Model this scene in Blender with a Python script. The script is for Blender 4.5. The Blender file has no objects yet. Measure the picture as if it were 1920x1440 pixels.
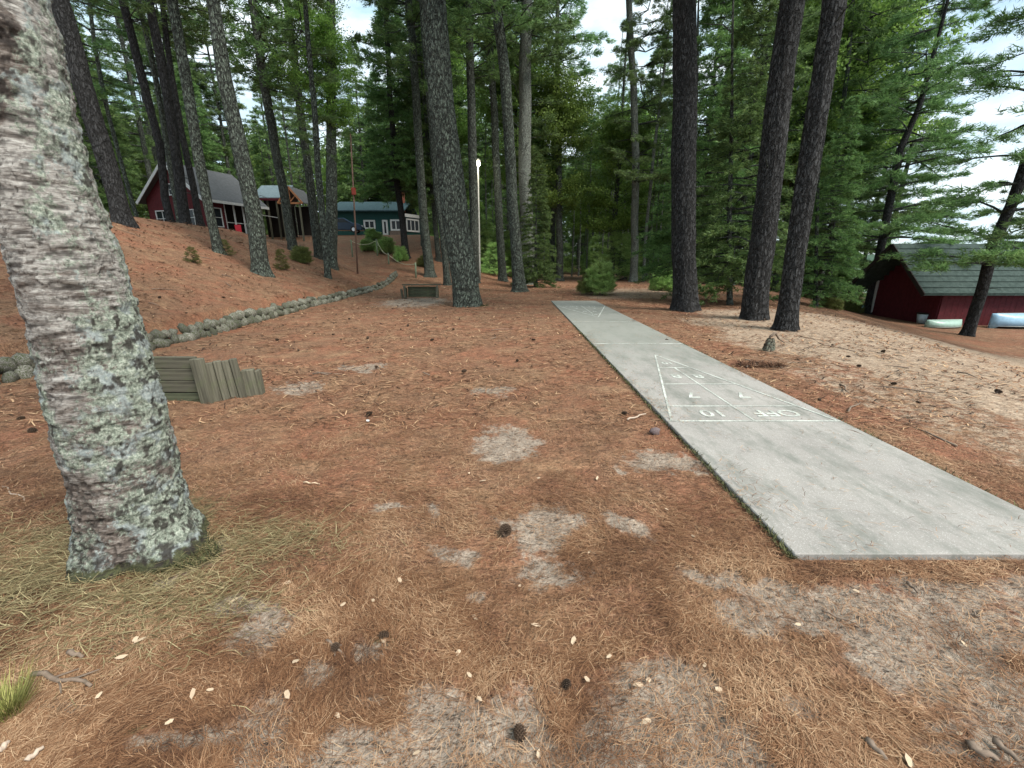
import bpy, math, random
import numpy as np
from mathutils import Vector, Matrix
random.seed(7); np.random.seed(7)
rng = np.random.default_rng(7)
S = bpy.context.scene
C = S.collection
R = math.radians
# ------------------------------------------------------------------ camera
CAM_H, PITCH, FPX = 1.65, R(16.2), 800.0
cam = bpy.data.cameras.new('camera'); camo = bpy.data.objects.new('camera', cam); C.objects.link(camo)
camo.location = (0, 0, CAM_H); camo.rotation_euler = (R(90) - PITCH, 0, 0)
cam.sensor_width = 36.0; cam.lens = 36.0 * FPX / 1920.0; cam.clip_end = 5000; cam.clip_start = 0.05
S.camera = camo
# ------------------------------------------------------------------ world, sun, exposure
SUN_EL, SUN_AZ = R(50), R(128)
w = bpy.data.worlds.new("World"); S.world = w; w.use_nodes = True
nt = w.node_tree; nt.nodes.clear()
out = nt.nodes.new('ShaderNodeOutputWorld'); bg = nt.nodes.new('ShaderNodeBackground'); bg.inputs[1].default_value = 0.10
sky = nt.nodes.new('ShaderNodeTexSky'); sky.sky_type = 'NISHITA'; sky.sun_disc = False
sky.sun_elevation = SUN_EL; sky.sun_rotation = SUN_AZ; sky.air_density = 1.0; sky.dust_density = 2.0
tc = nt.nodes.new('ShaderNodeTexCoord')
mp = nt.nodes.new('ShaderNodeMapping'); mp.inputs['Scale'].default_value = (1, 1, 2.6)
nz = nt.nodes.new('ShaderNodeTexNoise'); nz.inputs['Scale'].default_value = 2.3; nz.inputs['Detail'].default_value = 6
nz.inputs['Roughness'].default_value = .55
cr = nt.nodes.new('ShaderNodeValToRGB'); cr.color_ramp.elements[0].position = .33; cr.color_ramp.elements[1].position = .58
cr.color_ramp.elements[0].color = (.62, .62, .62, 1); cr.color_ramp.elements[1].color = (1, 1, 1, 1)
nz2 = nt.nodes.new('ShaderNodeTexNoise'); nz2.inputs['Scale'].default_value = 5.5; nz2.inputs['Detail'].default_value = 7; nz2.inputs['Roughness'].default_value = .6
cl = nt.nodes.new('ShaderNodeValToRGB'); cl.color_ramp.elements[0].position = .36; cl.color_ramp.elements[0].color = (2.9, 4.1, 4.7, 1)
cl.color_ramp.elements[1].position = .62; cl.color_ramp.elements[1].color = (5.6, 6.1, 6.3, 1)

mx = nt.nodes.new('ShaderNodeMix'); mx.data_type = 'RGBA'
nt.links.new(tc.outputs['Generated'], mp.inputs['Vector']); nt.links.new(mp.outputs[0], nz.inputs['Vector'])
nt.links.new(nz.outputs['Fac'], cr.inputs[0]); nt.links.new(cr.outputs[0], mx.inputs['Factor'])
nt.links.new(mp.outputs[0], nz2.inputs['Vector']); nt.links.new(nz2.outputs['Fac'], cl.inputs[0])
nt.links.new(sky.outputs[0], mx.inputs['A']); nt.links.new(cl.outputs[0], mx.inputs['B'])
nt.links.new(mx.outputs['Result'], bg.inputs[0]); nt.links.new(bg.outputs[0], out.inputs[0])
sl = bpy.data.lights.new('sun', 'SUN'); sl.energy = 2.4; sl.angle = R(28); sl.color = (1, .93, .84)
so = bpy.data.objects.new('sun', sl); C.objects.link(so)
sd = Vector((math.sin(SUN_AZ) * math.cos(SUN_EL), math.cos(SUN_AZ) * math.cos(SUN_EL), math.sin(SUN_EL)))
so.rotation_euler = sd.to_track_quat('Z', 'Y').to_euler()
S.view_settings.view_transform = 'Standard'; S.view_settings.look = 'None'; S.view_settings.gamma = 1
S.view_settings.use_curve_mapping = False
S.view_settings.exposure = 1.30
S.render.engine = 'CYCLES'
S.cycles.max_bounces = 6; S.cycles.diffuse_bounces = 4; S.cycles.transparent_max_bounces = 6

# ------------------------------------------------------------------ noise helpers (numpy)
def _h(ix, iy, iz, seed):
    n = (ix * 374761393 + iy * 668265263 + iz * 2147483647 + seed * 1274126177) & 0xffffffff
    n = ((n ^ (n >> 13)) * 1274126177) & 0xffffffff
    return ((n ^ (n >> 16)) & 0xffff) / 65535.0
def vn(x, y, z=0.0, seed=0):
    x = np.asarray(x, float); y = np.asarray(y, float); z = np.zeros_like(x) + z
    fx, fy, fz = np.floor(x), np.floor(y), np.floor(z)
    ix, iy, iz = fx.astype(np.int64), fy.astype(np.int64), fz.astype(np.int64)
    u, v, t = x - fx, y - fy, z - fz
    u = u*u*(3-2*u); v = v*v*(3-2*v); t = t*t*(3-2*t)
    r = 0
    for dz, wz in ((0, 1-t), (1, t)):
        for dy, wy in ((0, 1-v), (1, v)):
            for dx, wx in ((0, 1-u), (1, u)):
                r = r + _h(ix+dx, iy+dy, iz+dz, seed) * wx * wy * wz
    return r
def fbm(x, y, z=0.0, seed=0, o=4):
    r = 0; a = .5; s = 0
    for k in range(o):
        f = 2.03 ** k
        r = r + a * vn(np.asarray(x)*f, np.asarray(y)*f, np.asarray(z)*f, seed + k*17); s += a; a *= .5
    return r / s
def ss(a, b, x):
    t = np.clip((np.asarray(x, float) - a) / (b - a), 0, 1); return t*t*(3-2*t)

# ------------------------------------------------------------------ terrain
WX = [-30, 0, 5, 7.6, 10, 15, 20, 30, 40, 200]; WV = [-7.2, -7.3, -7.2, -6.85, -7.05, -7.3, -7.5, -8.0, -8.0, -8.0]
def wallx(y): return np.interp(y, WX, WV)
LAKE = -2.5
def terr(x, y):
    x = np.asarray(x, float); y = np.asarray(y, float)
    s = wallx(y) - x
    step = .42 * ss(0.02, .25, s) * (1 - ss(27, 31, y))
    t = np.clip(s, 0, None)
    slope = np.where(t < 9, .36 * t, 3.24 + .03 * (t - 9)) - .18 * (1 - np.exp(-t))
    slope = np.minimum(slope, 3.1 + .02 * t)
    kn = 4.3 * ss(24, 50, y) * ss(-1, 11, 1 - x)
    d = x * .9 - y * .35
    fall = -1.7 * ss(2.8, 12, d) - 3.2 * ss(17.5, 25, d)
    z = np.maximum(step + slope, kn) + fall
    und = (fbm(x*.35, y*.35, 0, 3) - .5) * .16 * ss(5.5, 12, np.hypot(x-1, y-2))
    court = ss(.15, .9, np.maximum(np.maximum(1.62 - x, x - 3.45), np.maximum(2.0 - y, y - 18)))
    return z + und * court
# pixel (1920 x 1440 photo) helpers, used to read real positions off the photograph
def ray(px, py):
    u = (px - 960) / FPX; v = (py - 720) / FPX; c, s = math.cos(PITCH), math.sin(PITCH)
    return np.array([u, c - v*s, -s - v*c])
def gp(px, py):
    d = ray(px, py); t = np.concatenate([np.arange(.5, 30, .02), np.arange(30, 160, .1)])
    zz = CAM_H + d[2]*t - terr(d[0]*t, d[1]*t)
    k = np.argmax(zz < 0) if (zz < 0).any() else len(t) - 1
    tt = t[k]; x, y = d[0]*tt, d[1]*tt
    return Vector((x, y, float(terr(x, y))))
def at(px, py, Y):
    d = ray(px, py); t = Y / d[1]; return Vector((d[0]*t, Y, CAM_H + d[2]*t))
def zc(p): return p[1]*math.cos(PITCH) - (p[2]-CAM_H)*math.sin(PITCH)

# ------------------------------------------------------------------ object helpers
def link(name, me, mat=None, parent=None, smooth=False):
    o = bpy.data.objects.new(name, me); C.objects.link(o)
    if mat is not None and len(me.materials) == 0: me.materials.append(mat)
    if parent is not None: o.parent = parent
    return o
def mesh(name, v, f, mat=None, smooth=False, attrs=None):
    me = bpy.data.meshes.new(name)
    v = np.asarray(v, np.float32).reshape(-1, 3)
    if isinstance(f, np.ndarray):
        n, k = f.shape
        me.vertices.add(len(v)); me.vertices.foreach_set('co', v.ravel())
        me.loops.add(n*k); me.loops.foreach_set('vertex_index', f.astype(np.int32).ravel())
        me.polygons.add(n); me.polygons.foreach_set('loop_start', np.arange(0, n*k, k, dtype=np.int32))
        me.polygons.foreach_set('loop_total', np.full(n, k, np.int32))
        me.update(calc_edges=True)
    else:
        me.from_pydata([tuple(a) for a in v], [], [tuple(a) for a in f]); me.update()
    if smooth: me.polygons.foreach_set('use_smooth', np.ones(len(me.polygons), bool))
    if attrs:
        for k, a in attrs.items():
            at_ = me.attributes.new(k, 'FLOAT', 'POINT'); at_.data.foreach_set('value', np.asarray(a, np.float32))
    if mat is not None: me.materials.append(mat)
    return me
def tag(o, label=None, cat=None, group=None, kind=None):
    if label: o['label'] = label
    if cat: o['category'] = cat
    if group: o['group'] = group
    if kind: o['kind'] = kind
    return o
def empty(name, loc=(0, 0, 0), rz=0):
    o = bpy.data.objects.new(name, None); C.objects.link(o); o.location = loc; o.rotation_euler = (0, 0, rz); return o
class MB:
    def __init__(s): s.v = []; s.f = []
    def add(s, v, f):
        b = len(s.v); s.v += [tuple(a) for a in v]; s.f += [tuple(i + b for i in q) for q in f]; return s
    def box(s, c, d, rot=0, M=None):
        hx, hy, hz = d[0]/2, d[1]/2, d[2]/2
        P = [Vector((a*hx, b*hy, e*hz)) for e in (-1, 1) for b in (-1, 1) for a in (-1, 1)]
        m = M if M is not None else Matrix.Rotation(rot, 3, 'Z')
        return s.add([m @ p + Vector(c) for p in P], [(0, 2, 3, 1), (4, 5, 7, 6), (0, 1, 5, 4), (2, 6, 7, 3), (0, 4, 6, 2), (1, 3, 7, 5)])
    def bar(s, a, b, wd, ht=None):
        a = Vector(a); b = Vector(b); d = b - a; L = d.length; d.normalize()
        up = Vector((0, 0, 1)) if abs(d.z) < .9 else Vector((0, 1, 0))
        x = d.cross(up).normalized(); y = x.cross(d)
        M = Matrix((x, d, y)).transposed(); return s.box((a+b)/2, (wd, L, ht or wd), M=M)
    def tube(s, pts, rads, n=6, cap=True):
        pts = [Vector(p) for p in pts]; b = len(s.v)
        for i, p in enumerate(pts):
            d = (pts[min(i+1, len(pts)-1)] - pts[max(i-1, 0)]).normalized()
            up = Vector((0, 0, 1)) if abs(d.z) < .9 else Vector((1, 0, 0))
            x = d.cross(up).normalized(); y = x.cross(d)
            for k in range(n):
                a = 2*math.pi*k/n; s.v.append(tuple(p + (x*math.cos(a) + y*math.sin(a))*rads[i]))
        for i in range(len(pts)-1):
            for k in range(n):
                s.f.append((b+i*n+k, b+i*n+(k+1) % n, b+(i+1)*n+(k+1) % n, b+(i+1)*n+k))
        if cap:
            s.f.append(tuple(b+k for k in range(n))[::-1]); s.f.append(tuple(b+(len(pts)-1)*n+k for k in range(n)))
        return s
    def quad(s, a, b, c, d): return s.add([a, b, c, d], [(0, 1, 2, 3)])
    def prism(s, poly, ext):
        n = len(poly); e = Vector(ext)
        return s.add([Vector(p) for p in poly] + [Vector(p) + e for p in poly],
                     [tuple(range(n)), tuple(range(2*n-1, n-1, -1))] + [(i, i+n, (i+1) % n + n, (i+1) % n) for i in range(n)])
    def build(s, name, mat, parent=None, smooth=False, bevel=0):
        me = mesh(name, s.v, s.f, mat, smooth)
        import bmesh
        bm = bmesh.new(); bm.from_mesh(me); bmesh.ops.recalc_face_normals(bm, faces=bm.faces)
        if bevel: bmesh.ops.bevel(bm, geom=bm.edges[:], offset=bevel, segments=1, affect='EDGES')
        bm.to_mesh(me); bm.free()
        return link(name, me, None, parent)
def copy_tree(o, parent=None):
    c = o.copy(); C.objects.link(c); c.parent = parent
    for ch in o.children: copy_tree(ch, c)
    return c

# ------------------------------------------------------------------ materials
class NT:
    def __init__(s, name):
        s.m = bpy.data.materials.new(name); s.m.use_nodes = True; s.t = s.m.node_tree; s.t.nodes.clear()
        s.o = s.t.nodes.new('ShaderNodeOutputMaterial'); s.b = s.t.nodes.new('ShaderNodeBsdfPrincipled')
        s.t.links.new(s.b.outputs[0], s.o.inputs[0]); s.b.inputs['Roughness'].default_value = .85
        s.b.inputs['Specular IOR Level'].default_value = .25
    def n(s, t, **k):
        nd = s.t.nodes.new('ShaderNode' + t)
        for a, v in k.items():
            if hasattr(nd, a) and not a[0].isupper(): setattr(nd, a, v)
            else: s.set(nd, a.replace('_', ' '), v)
        return nd
    def set(s, nd, i, v):
        if hasattr(v, 'is_output') or isinstance(v, bpy.types.NodeSocket): s.t.links.new(v, nd.inputs[i])
        else: nd.inputs[i].default_value = v
    def co(s, kind='Object'): return s.n('TexCoord').outputs[kind]
    def map(s, v, scale=(1, 1, 1), rot=(0, 0, 0)): return s.n('Mapping', Vector=v, Scale=scale, Rotation=rot).outputs[0]
    def noise(s, v, sc, det=4, rough=.55, dist=0): return s.n('TexNoise', Vector=v, Scale=sc, Detail=det, Roughness=rough, Distortion=dist).outputs[0]
    def ramp(s, f, stops):
        nd = s.n('ValToRGB', Fac=f); e = nd.color_ramp.elements
        while len(e) < len(stops): e.new(.5)
        for i, (p, c) in enumerate(stops):
            e[i].position = p; e[i].color = (*c, 1) if len(c) == 3 else c
        return nd.outputs[0]
    def gr(s, f, a, b): return s.ramp(f, [(a, (0, 0, 0)), (b, (1, 1, 1))])
    def mix(s, f, a, b, mode='MIX'):
        nd = s.n('Mix', data_type='RGBA', blend_type=mode)
        s.set(nd, 'Factor', f)
        for k, v in (('A', a), ('B', b)):
            idx = 6 if k == 'A' else 7
            if isinstance(v, bpy.types.NodeSocket): s.t.links.new(v, nd.inputs[idx])
            else: nd.inputs[idx].default_value = (*v, 1) if len(v) == 3 else v
        return nd.outputs[2]
    def math(s, op, a, b=0.0):
        nd = s.n('Math', operation=op); s.set(nd, 0, a); s.set(nd, 1, b); return nd.outputs[0]
    def attr(s, a): return s.n('Attribute', attribute_name=a).outputs['Fac']
    def bump(s, h, st=.5, dist=.02, prev=None):
        nd = s.n('Bump', Height=h, Strength=st, Distance=dist)
        if prev is not None: s.set(nd, 'Normal', prev)
        return nd.outputs[0]
    def fin(s, col=None, rough=None, nrm=None):
        if col is not None: s.set(s.b, 'Base Color', col if isinstance(col, bpy.types.NodeSocket) else (*col, 1))
        if rough is not None: s.set(s.b, 'Roughness', rough)
        if nrm is not None: s.set(s.b, 'Normal', nrm)
        return s.m
def rnd(n): return n.n('ObjectInfo').outputs['Random']

def m_ground():
    n = NT('pine_litter_ground'); P = n.co()
    # clumps of fallen needles: streaks turned a random way in every small cell
    H = []; 
    for sc, st in ((9, 170), (14, 240)):
        vo = n.n('TexVoronoi', Vector=n.map(P, (1, 1, 1)), Scale=float(sc), Randomness=1.0)
        dn = n.n('VectorMath', operation='SUBTRACT'); n.set(dn, 0, P); n.set(dn, 1, vo.outputs['Position'])
        sp = n.n('SeparateColor', Color=vo.outputs['Color'])
        vr = n.n('VectorRotate', Vector=P, Angle=n.math('MULTIPLY', sp.outputs[0], 6.28)); n.set(vr, 'Center', vo.outputs['Position'])
        H.append(n.noise(n.map(vr.outputs[0], (st*.07, st, st*.3)), 1.0, 2, .6))
    st = n.mix(n.gr(n.noise(P, 30, 2), .4, .6), H[0], H[1])
    fine = n.noise(P, 60, 5, .7); mid = n.noise(P, 6, 4, .6); big = n.noise(P, .9, 4, .6); huge = n.noise(P, .22, 3)
    ndl = n.ramp(st, [(.22, (.025, .013, .008)), (.42, (.155, .080, .045)), (.56, (.32, .175, .102)), (.75, (.57, .39, .25))])
    red = n.mix(.55, ndl, (.33, .125, .070)); tan = n.mix(.5, ndl, (.42, .27, .155))
    ndl = n.mix(n.gr(big, .42, .62), ndl, red); ndl = n.mix(n.gr(n.noise(n.map(P, (1, 1, 1), (0, 0, 1)), 1.7, 4, .65), .50, .68), ndl, tan)
    dirt = n.ramp(n.noise(P, 45, 6, .75), [(.25, (.17, .135, .105)), (.5, (.37, .31, .25)), (.75, (.55, .48, .40))])
    dirt = n.mix(n.gr(st, .50, .64), dirt, n.mix(.6, dirt, (.33, .21, .13)))
    sand = n.ramp(n.noise(n.map(P, (1, 2.2, 1), (0, 0, .7)), 9, 6, .7), [(.25, (.28, .19, .125)), (.5, (.47, .36, .26)), (.75, (.62, .51, .40))])
    sand = n.mix(n.gr(st, .56, .7), sand, (.27, .16, .09))
    oliv = n.ramp(st, [(.25, (.05, .045, .02)), (.5, (.17, .14, .065)), (.75, (.36, .31, .18))])
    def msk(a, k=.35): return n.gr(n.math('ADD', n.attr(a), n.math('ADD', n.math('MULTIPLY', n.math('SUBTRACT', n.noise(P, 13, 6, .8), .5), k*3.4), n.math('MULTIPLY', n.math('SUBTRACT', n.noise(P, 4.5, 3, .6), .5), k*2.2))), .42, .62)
    c = n.mix(msk('olive'), ndl, oliv); c = n.mix(msk('sand'), c, sand); c = n.mix(msk('dirt'), c, dirt)
    c = n.mix(n.gr(mid, .3, .7), n.mix(.45, c, (.05, .03, .02)), c)
    fl2 = n.gr(n.noise(n.map(P, (1, 2.4, 1), (0, 0, .3)), 8.5, 6, .8), .54, .62); c = n.mix(n.math('MULTIPLY', fl2, .5), c, (.05, .028, .018))  # broader dark streaks, lump shadows put into the litter colour
    fl = n.gr(n.noise(n.map(P, (1, 2.2, 1)), 22, 4, .75), .53, .62); c = n.mix(n.math('MULTIPLY', fl, .75), c, (.035, .02, .014))  # dark flecks: small streak shadows of the lumpy litter painted into its colour
    fp_ = n.gr(n.noise(n.map(P, (1, 2.0, 1), (0, 0, 2)), 31, 4, .75), .60, .70); c = n.mix(n.math('MULTIPLY', fp_, .6), c, (.46, .33, .20))
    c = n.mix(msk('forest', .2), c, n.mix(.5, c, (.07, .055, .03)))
    nb = n.bump(st, .9, .010); nb = n.bump(fine, .5, .012, nb); nb = n.bump(mid, .7, .06, nb); nb = n.bump(n.noise(P, 15, 4, .7), .7, .03, nb)
    return n.fin(c, .95, nb)
def m_concrete():
    n = NT('weathered_concrete'); P = n.co()
    c = n.ramp(n.noise(P, 1.1, 5, .65), [(.3, (.235, .225, .21)), (.7, (.335, .322, .30))])
    c = n.mix(n.gr(n.noise(P, 130, 3, .8), .56, .72), c, (.60, .60, .58)); c = n.mix(n.gr(n.noise(P, 75, 4, .8), .62, .74), c, (.22, .21, .20))
    c = n.mix(n.gr(n.noise(n.map(P, (1, .35, 1)), 3.1, 7, .75), .46, .66), c, (.165, .175, .155))
    yy = n.n('SeparateXYZ', Vector=P).outputs[1]; al = n.gr(n.math('ADD', n.math('MULTIPLY', yy, .09), n.math('MULTIPLY', n.noise(P, 2.2, 5, .7), .6)), .62, .95); c = n.mix(n.math('MULTIPLY', al, .75), c, (.20, .215, .19))
    lf = n.gr(n.noise(P, 7.5, 5, .8), .62, .69); c = n.mix(n.math('MULTIPLY', lf, .7), c, (.17, .125, .085))
    nb = n.bump(n.noise(P, 160, 4, .8), .35, .004); nb = n.bump(n.noise(P, 9, 4), .3, .006, nb)
    return n.fin(c, .9, nb)
def m_paint():
    n = NT('worn_white_paint'); P = n.co()
    c = n.mix(n.gr(n.math('ADD', n.noise(P, 45, 6, .85), n.math('MULTIPLY', n.math('SUBTRACT', n.noise(P, 3, 2), .5), .5)), .42, .58), (.58, .62, .57), (.27, .285, .26)); return n.fin(c, .8)
def m_bark(name, dark, light, lich=0.2, sx=1.0):
    n = NT(name); P = n.co(); Pd = n.n('VectorMath', operation='ADD'); n.set(Pd, 0, P)
    wv = n.n('TexNoise', Vector=P, Scale=7.0, Detail=2.0); sc_ = n.n('VectorMath', operation='SCALE'); n.set(sc_, 0, wv.outputs[1]); sc_.inputs['Scale'].default_value = .09
    n.set(Pd, 1, sc_.outputs[0]); Q = Pd.outputs[0]
    fur = n.noise(n.map(Q, (16*sx, 16*sx, 2.2*sx)), 1.6, 6, .7, .5)
    vo = n.n('TexVoronoi', Vector=n.map(Q, (19*sx, 19*sx, 4.2*sx)), Scale=1.0, feature='DISTANCE_TO_EDGE'); ve = n.gr(n.math('ADD', vo.outputs[0], n.math('MULTIPLY', n.math('SUBTRACT', fur, .5), .35)), .02, .20)
    c = n.mix(n.gr(fur, .36, .64), dark, light); c = n.mix(ve, n.mix(.75, c, (.010, .009, .008)), c)
    c = n.mix(n.gr(n.noise(P, 60, 3, .8), .5, .75), c, tuple(min(1, x*1.9) for x in light))
    l = n.gr(n.noise(P, 13, 7, .8), .66 - lich*.42, .72 - lich*.42); c = n.mix(n.math('MULTIPLY', l, n.math('MULTIPLY', ve, .75)), c, (.215, .27, .215))
    nb = n.bump(ve, 1.0, .05); nb = n.bump(fur, 1.0, .06, nb); nb = n.bump(n.noise(P, 55, 4, .7), .5, .012, nb)
    return n.fin(c, .95, nb)
def m_birch():
    n = NT('old_birch_bark'); P = n.co()
    st = n.noise(n.map(P, (11, 11, 58)), 1.0, 7, .78, 1.2); st2 = n.noise(n.map(P, (4, 4, 16)), 1.0, 6, .75, .8)
    pale = n.ramp(st, [(.3, (.06, .055, .05)), (.40, (.20, .185, .17)), (.52, (.37, .355, .33)), (.72, (.62, .62, .58))])
    ln_ = n.gr(n.noise(n.map(P, (13, 13, 150)), 1.0, 4, .7, .5), .60, .66); pale = n.mix(n.math('MULTIPLY', ln_, .8), pale, (.05, .042, .036))
    brn = n.ramp(st, [(.3, (.035, .028, .024)), (.5, (.14, .115, .10)), (.7, (.36, .33, .30))])
    c = n.mix(n.gr(n.math('ADD', st2, n.math('MULTIPLY', n.attr('dark'), .55)), .50, .68), pale, brn)
    li = n.ramp(n.noise(P, 70, 6, .8), [(.3, (.045, .055, .042)), (.48, (.20, .235, .19)), (.66, (.50, .53, .45))])
    lb = n.mix(n.gr(n.noise(P, 9, 3), .52, .6), li, n.mix(.45, li, (.28, .32, .36)))
    lm = n.gr(n.math('ADD', n.attr('lichen'), n.math('MULTIPLY', n.math('SUBTRACT', n.noise(P, 42, 5, .8), .5), 1.1)), .46, .56)
    c = n.mix(lm, c, lb)
    mo = n.gr(n.math('ADD', n.attr('moss'), n.math('MULTIPLY', n.math('SUBTRACT', n.noise(P, 30, 4, .8), .5), .8)), .45, .6)
    c = n.mix(mo, c, n.ramp(n.noise(P, 90, 4, .8), [(.3, (.020, .024, .010)), (.7, (.095, .10, .050))]))
    c = n.mix(n.attr('crack'), c, (.025, .02, .018))
    nb = n.bump(st, .8, .012); nb = n.bump(n.noise(P, 120, 5, .8), .6, .006, nb)
    return n.fin(c, .9, nb)
def m_leaf(name, a, b, c3, tr=.35):
    n = NT(name); t = n.attr('tone'); r = rnd(n)
    c = n.ramp(t, [(.0, a), (.55, b), (1, c3)])
    hs = n.n('HueSaturation', Color=c, Hue=n.math('ADD', n.math('MULTIPLY', r, .03), .472), Value=n.math('ADD', n.math('MULTIPLY', r, .55), .88))
    c = hs.outputs[0]; n.set(n.b, 'Base Color', c); n.b.inputs['Roughness'].default_value = .55
    tb = n.n('BsdfTranslucent', Color=c); ms = n.n('MixShader'); n.set(ms, 0, tr)
    n.t.links.new(n.b.outputs[0], ms.inputs[1]); n.t.links.new(tb.outputs[0], ms.inputs[2]); n.t.links.new(ms.outputs[0], n.o.inputs[0])
    return n.m
def m_wood(name, a, b, rot=(0, 0, 0), sc=(2, 30, 30)):
    n = NT(name); P = n.co(); v = n.map(P, sc, rot)
    g = n.noise(v, 1.0, 5, .65, .3); c = n.ramp(g, [(.3, a), (.7, b)])
    r = rnd(n); c = n.n('HueSaturation', Color=c, Value=n.math('ADD', n.math('MULTIPLY', r, .4), .8)).outputs[0]
    c = n.mix(n.gr(n.noise(P, 6, 4, .7), .5, .7), c, n.mix(.5, c, (.10, .12, .06)))
    return n.fin(c, .85, n.bump(g, .5, .008))
def m_plain(name, col, rough=.7, var=.15, sc=8, bumpy=0.0, metal=0):
    n = NT(name); P = n.co(); d = tuple(x*(1-var) for x in col); l = tuple(min(1, x*(1+var)) for x in col)
    c = n.ramp(n.noise(P, sc, 5, .65), [(.3, d), (.7, l)]); n.b.inputs['Metallic'].default_value = metal
    return n.fin(c, rough, n.bump(n.noise(P, sc*5, 4), bumpy, .02) if bumpy else None)
def m_tone(name, a, b, c3, rough=.8):
    n = NT(name); return n.fin(n.ramp(n.attr('tone'), [(0, a), (.5, b), (1, c3)]), rough)
def m_emit(name, col, st):
    n = NT(name); e = n.n('Emission', Color=(*col, 1), Strength=st); n.t.links.new(e.outputs[0], n.o.inputs[0]); return n.m
def m_stone():
    n = NT('mossy_fieldstone'); P = n.co('Object'); r = rnd(n)
    off = n.n('VectorMath', operation='ADD'); n.set(off, 0, P); cmb = n.n('CombineXYZ', X=n.math('MULTIPLY', r, 40)); n.set(off, 1, cmb.outputs[0]); Q = off.outputs[0]
    c = n.ramp(n.noise(Q, 9, 6, .75), [(.3, (.045, .043, .038)), (.5, (.15, .145, .125)), (.72, (.40, .39, .35))])
    c = n.n('HueSaturation', Color=c, Value=n.math('ADD', n.math('MULTIPLY', r, 1.1), .45)).outputs[0]
    c = n.mix(n.gr(n.noise(Q, 6, 5, .75), .47, .58), c, n.ramp(n.noise(Q, 40, 4), [(.3, (.022, .030, .012)), (.7, (.10, .12, .05))]))
    return n.fin(c, .95, n.bump(n.noise(Q, 30, 5, .7), .6, .02))
def m_water():
    n = NT('lake_water'); P = n.co(); n.b.inputs['IOR'].default_value = 1.33; n.b.inputs['Specular IOR Level'].default_value = .5
    return n.fin((.03, .05, .055), .06, n.bump(n.noise(n.map(P, (1, .4, 1)), 1.5, 3), .25, .1))
def m_shingle(name, a, b):
    n = NT(name); P = n.co(); c = n.ramp(n.noise(P, 5, 6, .8), [(.3, a), (.7, b)]); return n.fin(c, .9, n.bump(n.noise(P, 40, 3), .4, .02))
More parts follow.
